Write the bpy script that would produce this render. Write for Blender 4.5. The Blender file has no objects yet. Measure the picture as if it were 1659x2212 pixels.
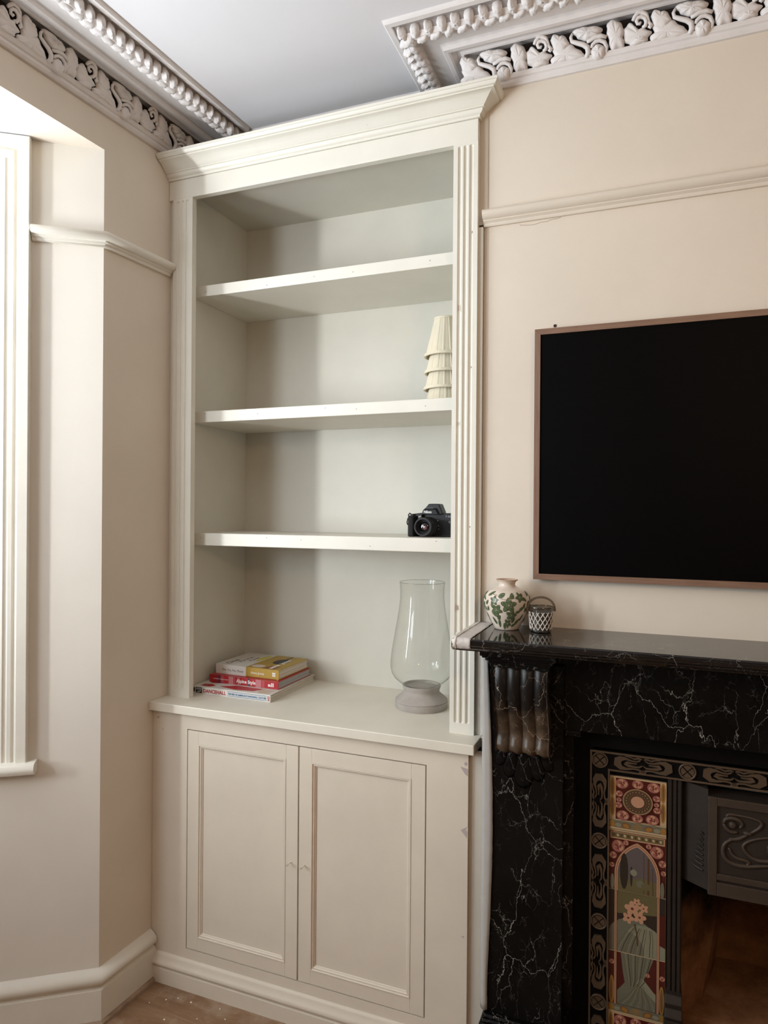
import bpy, math, random
from mathutils import Vector, Matrix
random.seed(7)
PI = math.pi
scene = bpy.context.scene
C = scene.collection

# ------------------------------------------------------------------ camera
YAW, PITCH, ROLL, FPX = .3753, -.0013, .0074, 1469.13
_f = Vector((-math.sin(YAW)*math.cos(PITCH), math.cos(YAW)*math.cos(PITCH), math.sin(PITCH)))
_r = Vector((math.cos(YAW), math.sin(YAW), 0)); _u = _r.cross(_f)
_R = math.cos(ROLL)*_r + math.sin(ROLL)*_u; _U = -math.sin(ROLL)*_r + math.cos(ROLL)*_u
cam = bpy.data.cameras.new('camera'); camo = bpy.data.objects.new('camera', cam); C.objects.link(camo)
cam.sensor_fit = 'HORIZONTAL'; cam.sensor_width = 36; cam.lens = FPX/1659*36
cam.clip_start = .05
camo.matrix_world = Matrix(((_R.x, _U.x, -_f.x, 1.4336), (_R.y, _U.y, -_f.y, -1.8752), (_R.z, _U.z, -_f.z, 1.5456), (0, 0, 0, 1)))
scene.camera = camo

# ------------------------------------------------------------------ world, lights, exposure
w = bpy.data.worlds.new('overcast_sky'); scene.world = w; w.use_nodes = True
w.node_tree.nodes['Background'].inputs['Color'].default_value = (.86, .93, 1, 1)
w.node_tree.nodes['Background'].inputs['Strength'].default_value = 1.2
def area(name, loc, target, sx, sy, power, col, spread=0):
    l = bpy.data.lights.new(name, 'AREA'); l.shape = 'RECTANGLE'; l.size = sx; l.size_y = sy
    l.energy = power; l.color = col
    o = bpy.data.objects.new(name, l); C.objects.link(o); o.location = loc
    if spread: l.spread = math.radians(spread)
    d = Vector(target) - Vector(loc); o.rotation_euler = d.to_track_quat('-Z', 'Y').to_euler()
    return o
DAY = (.84, .93, 1.0)
# daylight at the three bay sashes plus one added strip
area('daylight_front_window', (-.93, -1.45, 2.02), (3, -1.5, 3.4), .9, .95, 20, DAY)
area('daylight_near_window', (-.52, -.66, 2.02), (.2, -1.66, 2.6), .5, .95, 9, DAY)
area('daylight_far_window', (-1.03, -1.84, 1.45), (.1, .1, 2.5), .08, .8, 9.5, (.93, .97, 1), 120)  # narrow strip lamp added to draw the crisp shadow edges
area('daylight_side_window', (-.64, -2.52, 1.95), (.05, -1.5, 2.6), .5, 1.0, 15, (.80, .91, 1))
def lamp(name, loc, power, col, r):
    l = bpy.data.lights.new(name, 'POINT'); l.energy = power; l.color = col; l.shadow_soft_size = r
    o = bpy.data.objects.new(name, l); C.objects.link(o); o.location = loc; return o
lamp('ceiling_lamp_light', (2.2, -2.1, 2.2), 18, (1, .67, .38), .12)
scene.cycles.max_bounces = 8; scene.cycles.diffuse_bounces = 4; scene.cycles.glossy_bounces = 3
scene.view_settings.view_transform = 'Standard'
scene.view_settings.look = 'None'
scene.view_settings.exposure = 0.56
scene.view_settings.gamma = 1
scene.view_settings.use_curve_mapping = False

# ------------------------------------------------------------------ materials
def nt(name):
    m = bpy.data.materials.new(name); m.use_nodes = True
    t = m.node_tree; return m, t, t.nodes['Principled BSDF']
def node(t, typ, **kw):
    n = t.nodes.new(typ)
    for k, v in kw.items():
        if k in n.inputs: n.inputs[k].default_value = v
        else: setattr(n, k, v)
    return n
def ramp(t, src, stops):
    r = t.nodes.new('ShaderNodeValToRGB'); e = r.color_ramp.elements
    while len(e) < len(stops): e.new(.5)
    for x, (p, c) in zip(e, stops): x.position = p; x.color = (*c, 1) if len(c) == 3 else c
    t.links.new(src, r.inputs['Fac']); return r.outputs['Color']
def paint(name, col, rough=.5, var=.06, scale=3, bump=.08, bscale=90, metal=0, spec=.4, coat=0, dirt=None):
    m, t, p = nt(name)
    tc = t.nodes.new('ShaderNodeTexCoord')
    n = node(t, 'ShaderNodeTexNoise', Scale=scale, Detail=5.0, Roughness=.6); t.links.new(tc.outputs['Object'], n.inputs['Vector'])
    a = tuple(c*(1-var) for c in col); b = tuple(min(1, c*(1+var*.6)) for c in col)
    out = ramp(t, n.outputs['Fac'], [(.3, a), (.7, b)])
    if dirt:
        dn = node(t, 'ShaderNodeTexNoise', Scale=dirt[1], Detail=6.0, Roughness=.7); t.links.new(tc.outputs['Object'], dn.inputs['Vector'])
        f = ramp(t, dn.outputs['Fac'], [(dirt[2], (0, 0, 0)), (dirt[2]+.04, (1, 1, 1))])
        mx = t.nodes.new('ShaderNodeMixRGB'); t.links.new(f, mx.inputs['Fac']); t.links.new(out, mx.inputs['Color1'])
        mx.inputs['Color2'].default_value = (*dirt[0], 1); out = mx.outputs['Color']
    t.links.new(out, p.inputs['Base Color'])
    p.inputs['Roughness'].default_value = rough; p.inputs['Metallic'].default_value = metal
    p.inputs['Specular IOR Level'].default_value = spec; p.inputs['Coat Weight'].default_value = coat
    if bump:
        bn = node(t, 'ShaderNodeTexNoise', Scale=bscale, Detail=4.0); t.links.new(tc.outputs['Object'], bn.inputs['Vector'])
        bp = node(t, 'ShaderNodeBump', Strength=bump, Distance=.002); t.links.new(bn.outputs['Fac'], bp.inputs['Height'])
        t.links.new(bp.outputs['Normal'], p.inputs['Normal'])
    return m
def flat(name, col, rough=.5, metal=0, spec=.4):
    m, t, p = nt(name)
    n = node(t, 'ShaderNodeTexNoise', Scale=40.0); o = ramp(t, n.outputs['Fac'], [(.3, tuple(c*.94 for c in col)), (.7, tuple(min(1, c*1.04) for c in col))])
    t.links.new(o, p.inputs['Base Color'])
    p.inputs['Roughness'].default_value = rough; p.inputs['Metallic'].default_value = metal; p.inputs['Specular IOR Level'].default_value = spec
    return m
def marble(name, base, brown=None, rough=.16, stretch=(1, 1, .55), vein=(.36, .335, .30), spec=.14):
    m, t, p = nt(name)
    tc = t.nodes.new('ShaderNodeTexCoord'); mp = node(t, 'ShaderNodeMapping'); mp.inputs['Scale'].default_value = stretch
    t.links.new(tc.outputs['Object'], mp.inputs['Vector'])
    dn = node(t, 'ShaderNodeTexNoise', Scale=9.0, Detail=6.0, Roughness=.62); t.links.new(mp.outputs['Vector'], dn.inputs['Vector'])
    ad = node(t, 'ShaderNodeMixRGB', blend_type='LINEAR_LIGHT'); ad.inputs['Fac'].default_value = .055
    t.links.new(mp.outputs['Vector'], ad.inputs['Color1']); t.links.new(dn.outputs['Color'], ad.inputs['Color2'])
    def veins(scale, wd, lo, seed):
        v = node(t, 'ShaderNodeTexVoronoi', feature='DISTANCE_TO_EDGE', Scale=scale); t.links.new(ad.outputs['Color'], v.inputs['Vector'])
        a = ramp(t, v.outputs['Distance'], [(0, (1, 1, 1)), (wd, (0, 0, 0))])
        k = node(t, 'ShaderNodeTexNoise', Scale=scale*1.3, Detail=3.0, noise_dimensions='4D', W=seed); t.links.new(mp.outputs['Vector'], k.inputs['Vector'])
        b = ramp(t, k.outputs['Fac'], [(lo, (0, 0, 0)), (lo+.14, (1, 1, 1))])
        mu = node(t, 'ShaderNodeMixRGB', blend_type='MULTIPLY'); mu.inputs['Fac'].default_value = 1
        t.links.new(a, mu.inputs['Color1']); t.links.new(b, mu.inputs['Color2']); return mu.outputs['Color']
    v1 = veins(6.5, .0032, .42, 1.7); v2 = veins(15, .0058, .45, 5.1); v3 = veins(34, .009, .50, 8.3)
    mxv = node(t, 'ShaderNodeMixRGB', blend_type='LIGHTEN'); mxv.inputs['Fac'].default_value = .75
    t.links.new(v1, mxv.inputs['Color1']); t.links.new(v2, mxv.inputs['Color2'])
    mx3 = node(t, 'ShaderNodeMixRGB', blend_type='LIGHTEN'); mx3.inputs['Fac'].default_value = .4; t.links.new(mxv.outputs['Color'], mx3.inputs['Color1']); t.links.new(v3, mx3.inputs['Color2']); mxv = mx3
    bn = node(t, 'ShaderNodeTexNoise', Scale=5.0, Detail=7.0, Roughness=.65); t.links.new(tc.outputs['Object'], bn.inputs['Vector'])
    st = [(.35, base), (.75, tuple(c*1.9+.002 for c in base))]
    bc = ramp(t, bn.outputs['Fac'], st)
    if brown:
        g = node(t, 'ShaderNodeSeparateXYZ'); t.links.new(tc.outputs['Object'], g.inputs[0])
        s = node(t, 'ShaderNodeMath', operation='MULTIPLY_ADD'); s.inputs[1].default_value = 3.2; s.inputs[2].default_value = .02
        t.links.new(g.outputs['Z'], s.inputs[0])
        s2 = node(t, 'ShaderNodeMath', operation='SUBTRACT'); t.links.new(bn.outputs['Fac'], s2.inputs[0]); t.links.new(s.outputs[0], s2.inputs[1])
        f = ramp(t, s2.outputs[0], [(.02, (0, 0, 0)), (.30, (1, 1, 1))])
        mb = node(t, 'ShaderNodeMixRGB'); t.links.new(f, mb.inputs['Fac']); t.links.new(bc, mb.inputs['Color1']); t.links.new(ramp(t, bn.outputs['Fac'], [(.35, tuple(c*.35 for c in brown)), (.55, brown), (.72, tuple(c*1.9 for c in brown))]), mb.inputs['Color2']); bc = mb.outputs['Color']
    mx = node(t, 'ShaderNodeMixRGB'); t.links.new(mxv.outputs['Color'], mx.inputs['Fac']); t.links.new(bc, mx.inputs['Color1']); mx.inputs['Color2'].default_value = (*vein, 1)
    t.links.new(mx.outputs['Color'], p.inputs['Base Color'])
    p.inputs['Roughness'].default_value = rough; p.inputs['Specular IOR Level'].default_value = spec
    return m
def wood(name, a, b, rough=.45, axis=(1, 14, 14), scale=14):
    m, t, p = nt(name)
    tc = t.nodes.new('ShaderNodeTexCoord'); mp = node(t, 'ShaderNodeMapping'); mp.inputs['Scale'].default_value = axis
    t.links.new(tc.outputs['Object'], mp.inputs['Vector'])
    n = node(t, 'ShaderNodeTexNoise', Scale=float(scale), Detail=6.0, Roughness=.65); t.links.new(mp.outputs['Vector'], n.inputs['Vector'])
    t.links.new(ramp(t, n.outputs['Fac'], [(.3, a), (.7, b)]), p.inputs['Base Color']); p.inputs['Roughness'].default_value = rough
    return m
def glassy(name, tint, f0=.04, rough=0.0, power=5.0, edge=None):
    m = bpy.data.materials.new(name); m.use_nodes = True; t = m.node_tree; t.nodes.clear()
    o = t.nodes.new('ShaderNodeOutputMaterial'); tr = node(t, 'ShaderNodeBsdfTransparent', Color=(*tint, 1))
    gl = node(t, 'ShaderNodeBsdfGlossy', Roughness=rough); lw = node(t, 'ShaderNodeLayerWeight', Blend=.5)
    pw = node(t, 'ShaderNodeMath', operation='POWER'); pw.inputs[1].default_value = power; t.links.new(lw.outputs['Facing'], pw.inputs[0])
    ma = node(t, 'ShaderNodeMath', operation='MULTIPLY_ADD'); ma.inputs[1].default_value = 1-f0; ma.inputs[2].default_value = f0; t.links.new(pw.outputs[0], ma.inputs[0])
    if edge:      # longer path through the glass wall near the silhouette
        e = node(t, 'ShaderNodeMath', operation='POWER'); e.inputs[1].default_value = 6.0; t.links.new(lw.outputs['Facing'], e.inputs[0])
        mc = node(t, 'ShaderNodeMixRGB'); t.links.new(e.outputs[0], mc.inputs['Fac']); mc.inputs['Color1'].default_value = (*tint, 1); mc.inputs['Color2'].default_value = (*edge, 1); t.links.new(mc.outputs['Color'], tr.inputs['Color'])
    mx = t.nodes.new('ShaderNodeMixShader'); t.links.new(ma.outputs[0], mx.inputs[0]); t.links.new(tr.outputs[0], mx.inputs[1]); t.links.new(gl.outputs[0], mx.inputs[2])
    t.links.new(mx.outputs[0], o.inputs[0]); return m

M = {}
M['wall'] = paint('cream_wall_paint', (.70, .62, .52), .75, .05, 2.5, .10, 120)
M['wall_bay'] = paint('cream_wall_paint_bay', (.73, .68, .605), .75, .04, 2.5, .06, 120)  # same cream paint, lightened and cooled to carry the bay daylight
M['wall_far'] = paint('bare_plaster_wall', (.36, .30, .25), .8, .15, 2, .1, 60)  # unseen walls darkened to cut the bounced light
M['trim'] = paint('cream_gloss_trim', (.73, .69, .61), .35, .05, 6, .05, 60)
M['case'] = paint('ivory_eggshell', (.76, .73, .645), .42, .05, 4, .08, 50, dirt=((.42, .36, .31), 9, .73))
M['case_in'] = paint('ivory_eggshell_inside', (.62, .595, .52), .45, .05, 4, .06, 50)  # same ivory paint, darkened so the interior shade sits in the colour
M['cab'] = paint('primed_cabinet_paint', (.70, .625, .52), .5, .07, 3, .10, 60, dirt=((.40, .33, .28), 11, .74))
M['bare'] = paint('bare_moulding_wood', (.66, .545, .43), .55, .12, 8, .1, 80)
M['ceil'] = paint('ceiling_white', (.73, .715, .735), .85, .03, 2, .05, 80)
M['plaster'] = paint('plaster_cornice_white', (.74, .70, .685), .7, .06, 12, .25, 60)
M['soot'] = paint('cornice_hollow_dust', (.045, .038, .036), .9, .2, 20, .1, 60)  # shade inside the pierced band, painted onto the plaster faces
M['dusty'] = paint('cornice_recess_dust', (.34, .30, .28), .9, .2, 20, .1, 60)  # shade behind the beads, painted as a mid tone
M['gap'] = flat('shadow_gap_dark', (.03, .024, .02), .9)
M['marble'] = marble('black_marble', (.0032, .0028, .0026))
M['marble_top'] = marble('black_marble_polished', (.0060, .0052, .0048), rough=.07, stretch=(1, 1, 1), spec=.5)
M['marble_brown'] = marble('brown_black_marble', (.006, .005, .0045), brown=(.105, .068, .042), rough=.36, vein=(.5, .40, .32), spec=.3)
M['iron'] = paint('cast_iron_polished', (.115, .078, .050), .45, .2, 9, .12, 70, metal=.4)
M['iron_black'] = paint('cast_iron_black', (.003, .0025, .0025), .6, .3, 14, .15, 70, spec=.12)
M['iron_hood'] = paint('cast_iron_hood', (.030, .022, .017), .6, .25, 12, .2, 80, metal=.15, spec=.25)
def rustm():
    m, t, p = nt('sooty_firebrick')
    tc = t.nodes.new('ShaderNodeTexCoord'); n1 = node(t, 'ShaderNodeTexNoise', Scale=6.0, Detail=8.0, Roughness=.7); t.links.new(tc.outputs['Object'], n1.inputs['Vector'])
    c1 = ramp(t, n1.outputs['Fac'], [(.3, (.07, .030, .014)), (.5, (.19, .085, .036)), (.72, (.27, .16, .09))])
    g = node(t, 'ShaderNodeNewGeometry'); s = node(t, 'ShaderNodeSeparateXYZ'); t.links.new(g.outputs['Position'], s.inputs[0])
    n2 = node(t, 'ShaderNodeTexNoise', Scale=5.0, Detail=6.0, Roughness=.6); t.links.new(tc.outputs['Object'], n2.inputs['Vector'])
    k = node(t, 'ShaderNodeMath', operation='MULTIPLY_ADD'); k.inputs[1].default_value = .38; t.links.new(n2.outputs['Fac'], k.inputs[0]); t.links.new(s.outputs['Z'], k.inputs[2])
    f = ramp(t, k.outputs[0], [(.58, (0, 0, 0)), (.74, (1, 1, 1))])       # soot burnt onto the upper lining
    mx = node(t, 'ShaderNodeMixRGB'); t.links.new(f, mx.inputs['Fac']); t.links.new(c1, mx.inputs['Color1']); mx.inputs['Color2'].default_value = (.006, .0045, .004, 1)
    t.links.new(mx.outputs['Color'], p.inputs['Base Color']); p.inputs['Roughness'].default_value = .95; p.inputs['Specular IOR Level'].default_value = .1
    bp = node(t, 'ShaderNodeBump', Strength=.4, Distance=.004); t.links.new(n1.outputs['Fac'], bp.inputs['Height']); t.links.new(bp.outputs['Normal'], p.inputs['Normal'])
    return m
M['rust'] = rustm()
M['iron_mid'] = paint('cast_iron_dark', (.060, .042, .030), .55, .25, 12, .15, 80, metal=.25)
M['sootwall'] = paint('soot_black', (.008, .006, .005), .95, .4, 9, .3, 40)
M['tvframe'] = wood('walnut_tv_bezel', (.17, .092, .058), (.255, .15, .10), .45, (2, 40, 40), 6)
M['tvframe_v'] = wood('walnut_tv_bezel_upright', (.17, .092, .058), (.255, .15, .10), .45, (40, 40, 2), 6)
M['screen'] = flat('tv_screen_black', (.0012, .0010, .0011), .5, spec=.06)
def floorm():
    m, t, p = nt('dusty_floorboard')
    tc = t.nodes.new('ShaderNodeTexCoord'); mp = node(t, 'ShaderNodeMapping'); mp.inputs['Rotation'].default_value = (0, 0, .7); mp.inputs['Scale'].default_value = (1, 5, 1)
    t.links.new(tc.outputs['Object'], mp.inputs['Vector'])
    n1 = node(t, 'ShaderNodeTexNoise', Scale=5.0, Detail=7.0, Roughness=.65, Distortion=.8); t.links.new(mp.outputs['Vector'], n1.inputs['Vector'])
    n2 = node(t, 'ShaderNodeTexNoise', Scale=9.0, Detail=8.0, Roughness=.7); t.links.new(tc.outputs['Object'], n2.inputs['Vector'])
    c1 = ramp(t, n1.outputs['Fac'], [(.25, (.17, .09, .042)), (.5, (.25, .145, .078)), (.75, (.35, .235, .15))])
    f = ramp(t, n2.outputs['Fac'], [(.50, (0, 0, 0)), (.78, (1, 1, 1))])
    mx = node(t, 'ShaderNodeMixRGB'); t.links.new(f, mx.inputs['Fac']); t.links.new(c1, mx.inputs['Color1']); mx.inputs['Color2'].default_value = (.42, .32, .24, 1)
    t.links.new(mx.outputs['Color'], p.inputs['Base Color']); p.inputs['Roughness'].default_value = .65
    return m
M['floor'] = floorm()
M['tape'] = paint('masking_tape_crumpled', (.62, .575, .54), .85, .12, 70, .6, 120)
M['tape_edge'] = paint('masking_tape_painted', (.78, .745, .69), .7, .05, 30, .4, 90)
M['paper'] = paint('thin_masking_paper', (.42, .40, .375), .85, .06, 20, .3, 60)
M['stone'] = paint('grey_weathered_wood_base', (.40, .36, .325), .8, .12, 14, .3, 60)
M['glass'] = glassy('clear_glass', (.968, .972, .96), .035, edge=(.42, .44, .41))
M['pane'] = glassy('window_pane_glass', (.97, .98, .98), .04)
M['black'] = flat('camera_black', (.012, .012, .013), .42)
M['black_r'] = flat('camera_rubber', (.009, .009, .009), .75)
M['lensg'] = flat('lens_glass', (.004, .003, .004), .03, spec=.9)
M['lensc'] = flat('lens_coating', (.16, .05, .045), .2, spec=.8)
M['white'] = flat('white_print', (.75, .75, .75), .5)
M['greyprint'] = flat('grey_print', (.30, .31, .34), .5)
M['silk'] = paint('cream_silk', (.72, .65, .50), .7, .04, 30, .1, 200)
M['silk_in'] = paint('shade_lining', (.55, .47, .36), .8, .04, 30, .05, 200)
M['ceramic'] = paint('blush_ceramic', (.72, .615, .52), .12, .06, 9, 0, 90, coat=.5)
M['clay'] = paint('rim_clay', (.50, .36, .27), .5, .15, 40, .1, 90)
M['leafg'] = flat('leaf_green', (.135, .18, .085), .2)
M['leafd'] = flat('leaf_dark', (.018, .024, .012), .2)
M['leafl'] = flat('leaf_pale', (.30, .34, .22), .2)
M['bronze'] = paint('aged_bronze', (.20, .165, .13), .38, .25, 60, .2, 200, metal=.8)
M['votive'] = glassy('smoked_glass', (.55, .55, .53), .06)
M['steel'] = flat('screw_steel', (.75, .70, .60), .3, metal=.6)
M['ground'] = paint('garden_ground', (.12, .13, .09), .9)

# ------------------------------------------------------------------ mesh helpers
W = {}
class MB:
    def __init__(s): s.v = []; s.f = []; s.mi = []; s.m = 0
    def add(s, vs, fs):
        b = len(s.v); s.v += [tuple(x) for x in vs]
        for f in fs: s.f.append([b+i for i in f]); s.mi.append(s.m)
        return s
    def box(s, x0, x1, y0, y1, z0, z1):
        return s.add([(x0, y0, z0), (x1, y0, z0), (x1, y1, z0), (x0, y1, z0), (x0, y0, z1), (x1, y0, z1), (x1, y1, z1), (x0, y1, z1)],
                     [(3, 2, 1, 0), (4, 5, 6, 7), (0, 1, 5, 4), (1, 2, 6, 5), (2, 3, 7, 6), (3, 0, 4, 7)])
    def prism(s, poly, ax, a, b):
        n = len(poly)
        def P(p, t): return {'x': (t, p[0], p[1]), 'y': (p[0], t, p[1]), 'z': (p[0], p[1], t)}[ax]
        return s.add([P(p, a) for p in poly]+[P(p, b) for p in poly],
                     [list(range(n))[::-1], list(range(n, 2*n))]+[(i, (i+1) % n, n+(i+1) % n, n+i) for i in range(n)])
    def lathe(s, prof, c=(0, 0, 0), n=32, close=False, wob=None):
        m = len(prof); vs = []
        for r, z in prof:
            for k in range(n):
                a = 2*PI*k/n; q = r*(wob(a, z) if wob else 1)
                vs.append((c[0]+q*math.cos(a), c[1]+q*math.sin(a), c[2]+z))
        fs = [(i*n+k, i*n+(k+1) % n, (i+1)*n+(k+1) % n, (i+1)*n+k) for i in range(m-1) for k in range(n)]
        if close: fs += [list(range(n))[::-1], list(range((m-1)*n, m*n))]
        return s.add(vs, fs)
    def tube(s, pts, r, n=8, flat=1.0, up=(0, 0, 1), caps=True):
        pts = [Vector(p) for p in pts]; m = len(pts); vs = []
        for i, p in enumerate(pts):
            d = (pts[min(i+1, m-1)]-pts[max(i-1, 0)]).normalized(); u = Vector(up)
            if abs(d.dot(u)) > .95: u = Vector((1, 0, 0)) if abs(d.x) < .9 else Vector((0, 1, 0))
            a = d.cross(u).normalized(); b = a.cross(d)
            rr = r[i] if isinstance(r, (list, tuple)) else r
            for k in range(n):
                t = 2*PI*k/n; vs.append(p+a*rr*math.cos(t)+b*rr*flat*math.sin(t))
        fs = [(i*n+k, i*n+(k+1) % n, (i+1)*n+(k+1) % n, (i+1)*n+k) for i in range(m-1) for k in range(n)]
        if caps: fs += [list(range(n))[::-1], list(range((m-1)*n, m*n))]
        return s.add(vs, fs)
    def ribbon(s, pts, wd, y0, y1):           # flat stroke in the xz plane, from y0 (front) to y1 (back)
        pts = [Vector((p[0], 0, p[1])) for p in pts]; m = len(pts); L = []; R = []
        for i, p in enumerate(pts):
            d = (pts[min(i+1, m-1)]-pts[max(i-1, 0)]).normalized(); q = Vector((-d.z, 0, d.x))
            h = (wd[i] if isinstance(wd, (list, tuple)) else wd)/2
            L.append(p+q*h); R.append(p-q*h)
        vs = [];
        for a, b in zip(L, R): vs += [(a.x, y0, a.z), (b.x, y0, b.z), (b.x, y1, b.z), (a.x, y1, a.z)]
        fs = []
        for i in range(m-1):
            a = 4*i; b = a+4
            fs += [(a, b, b+1, a+1), (a+1, b+1, b+2, a+2), (a+3, a, b, b+3)[::-1] if False else (a, a+3, b+3, b)]
        fs += [(0, 1, 2, 3), (4*m-1, 4*m-2, 4*m-3, 4*m-4)]
        return s.add(vs, fs)
    def xf(s, mat, start=0):
        for i in range(start, len(s.v)): s.v[i] = tuple(mat @ Vector(s.v[i]))
        return s
    def build(s, name, mat, parent=None, loc=None, rot=None, smooth=False, bevel=0, seg=2):
        me = bpy.data.meshes.new(name)
        vs = s.v
        if loc is None:
            xs, ys, zs = zip(*vs); c = Vector(((min(xs)+max(xs))/2, (min(ys)+max(ys))/2, min(zs)))
            vs = [(a-c.x, b-c.y, d-c.z) for a, b, d in vs]; loc = c
        me.from_pydata(vs, [], s.f)
        mats = mat if isinstance(mat, (list, tuple)) else [mat]
        for q in mats: me.materials.append(M[q] if isinstance(q, str) else q)
        me.polygons.foreach_set('material_index', s.mi)
        if smooth: me.polygons.foreach_set('use_smooth', [True]*len(me.polygons))
        me.update()
        o = link(name, me, parent, loc, rot)
        import bmesh as _b
        bm = _b.new(); bm.from_mesh(me); _b.ops.recalc_face_normals(bm, faces=bm.faces); bm.to_mesh(me); bm.free()
        if smooth and smooth != 'all':
            try: me.set_sharp_from_angle(angle=math.radians(smooth if smooth is not True else 40))
            except Exception: pass
        if bevel:
            b = o.modifiers.new('bevel', 'BEVEL'); b.width = bevel; b.segments = seg; b.limit_method = 'ANGLE'; b.angle_limit = .6
        return o
def link(name, data, parent=None, loc=(0, 0, 0), rot=None, scale=None, basis=None):
    o = bpy.data.objects.new(name, data); C.objects.link(o)
    o.location = loc
    mw = Matrix.Translation(Vector(loc))
    if basis is not None: o.rotation_mode = 'QUATERNION'; o.rotation_quaternion = basis.to_quaternion(); mw = mw @ basis.to_4x4()
    elif rot is not None: o.rotation_euler = rot; mw = mw @ __import__('mathutils').Euler(rot).to_matrix().to_4x4()
    if scale is not None: o.scale = scale; mw = mw @ Matrix.Diagonal((*scale, 1))
    W[o.name] = mw
    if parent is not None:
        o.parent = parent; o.matrix_parent_inverse = W[parent.name].inverted()
    return o
def empty(name, loc, rot=None):
    o = link(name, None, None, loc, rot); o.empty_display_size = .05; return o
def tag(o, label=None, cat=None, group=None, kind=None):
    if label: o['label'] = label
    if cat: o['category'] = cat
    if group: o['group'] = group
    if kind: o['kind'] = kind
    return o
def S(o, label=None): return tag(o, label, None, None, 'structure')
def right(d): return Vector((d.y, -d.x))
def offs(path, i, p):                         # plan point of vertex i offset p to the right with a mitre
    n = len(path); P = [Vector(q) for q in path]
    ds = []
    if i > 0: ds.append((P[i]-P[i-1]).normalized())
    if i < n-1: ds.append((P[i+1]-P[i]).normalized())
    ns = [right(d) for d in ds]
    if len(ns) == 1: return P[i]+ns[0]*p
    m = (ns[0]+ns[1]); k = m.dot(ns[0]); return P[i]+m*(p/k)
def sweep(path, prof, z0=0, i0=0, i1=None, mb=None, closed=True):
    mb = mb or MB(); i1 = len(path)-1 if i1 is None else i1
    idx = list(range(i0, i1+1)); n = len(prof); vs = []
    for i in idx:
        for p, z in prof:
            q = offs(path, i, p); vs.append((q.x, q.y, z0+z))
    fs = []
    for a in range(len(idx)-1):
        for k in range(n if closed else n-1):
            k2 = (k+1) % n; fs.append((a*n+k, a*n+k2, (a+1)*n+k2, (a+1)*n+k))
    fs += [list(range(n)), list(range((len(idx)-1)*n, len(idx)*n))[::-1]]
    return mb.add(vs, fs)
def text_mesh(body, size, ext=.0002, bold=0, spacing=1.0, shear=0, xs=1.0):
    cu = bpy.data.curves.new('lettering', 'FONT'); cu.body = body; cu.size = size; cu.extrude = ext; cu.offset = bold
    cu.space_character = spacing; cu.shear = shear; cu.resolution_u = 3
    o = bpy.data.objects.new('lettering_tmp', cu); C.objects.link(o)
    dg = bpy.context.evaluated_depsgraph_get(); dg.update()
    me = bpy.data.meshes.new_from_object(o.evaluated_get(dg))
    bpy.data.objects.remove(o); bpy.data.curves.remove(cu)
    vs = [tuple(v.co) for v in me.vertices]; fs = [list(p.vertices) for p in me.polygons]
    bpy.data.meshes.remove(me)
    vs = [(x*xs, y, z) for x, y, z in vs]
    return vs, fs
def text_w(vs): return max(v[0] for v in vs)-min(v[0] for v in vs)

# ------------------------------------------------------------------ room shell
def XL(y): return -.0956+.058*y
J0 = Vector((-.1117, -.2764)); JD = Vector((-.8113, -.5846)); J1 = J0+JD*1.05
K0 = Vector((XL(-2.9), -2.9)); K1 = K0+Vector((-.8113, .5846))*1.05
CZ = 2.845; BZ = 2.63; YW = .025; AX = .985; BX = 2.46
YA = .415
mb = MB().box(-1.6, 3.6, -4.4, .6, -.12, 0); S(mb.build('floor', 'floor'))
mb = MB().box(-.5, 3.6, -4.4, .6, CZ, CZ+.1); S(mb.build('ceiling', 'ceil'))
mb = MB(); T = .14
n = Vector((-.5846, .8113))*T
mb.prism([(XL(.45), .45), tuple(J0), tuple(J0+n), (XL(.45)-T, .45)], 'z', 0, CZ+.02)
mb.prism([tuple(J0), tuple(K0), (K0.x-T, K0.y), (J0.x-T, J0.y)], 'z', BZ, CZ+.02)
mb.prism([tuple(K0), (XL(-4.35), -4.35), (XL(-4.35)-T, -4.35), (K0.x-T, K0.y)], 'z', 0, CZ+.02)
S(mb.build('wall_left', 'wall'))
mb = MB().prism([(J0.x-T+.01, J0.y+.03), tuple(J1+Vector((-.2, .2))), tuple(K1+Vector((-.2, -.2))), (K0.x-T+.01, K0.y-.03)], 'z', BZ+.0008, BZ+.08)
S(mb.build('ceiling_bay', 'ceil'))
def wall_rot(name, A, B, z0, z1, op, mat, inward_left):
    A = Vector(A); B = Vector(B); L = (B-A).length; d = (B-A)/L
    s0, s1, a, b = op; m = MB()
    m.box(0, s0, 0, T, z0, z1); m.box(s1, L, 0, T, z0, z1); m.box(s0, s1, 0, T, z0, a); m.box(s0, s1, 0, T, b, z1)
    nrm = Vector((-d.y, d.x)) if inward_left else Vector((d.y, -d.x))      # outward
    mt = Matrix(((d.x, nrm.x, 0, A.x), (d.y, nrm.y, 0, A.y), (0, 0, 1, 0), (0, 0, 0, 1)))
    m.xf(mt); S(m.build(name, mat)); return mt
WZ0, WZ1 = .806, 2.538
near_op = (.288, .93, WZ0, WZ1)
mt_near = wall_rot('wall_bay_near', J0, J1, 0, BZ+.05, near_op, 'wall_bay', False)
L2 = (K1-J1).length
mt_front = wall_rot('wall_bay_front', J1, K1, 0, BZ+.05, (.12, L2-.12, WZ0, WZ1), 'wall_bay', False)
mt_far = wall_rot('wall_bay_far', K1, K0, 0, BZ+.05, (.12, .78, WZ0, WZ1), 'wall_bay', False)
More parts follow.
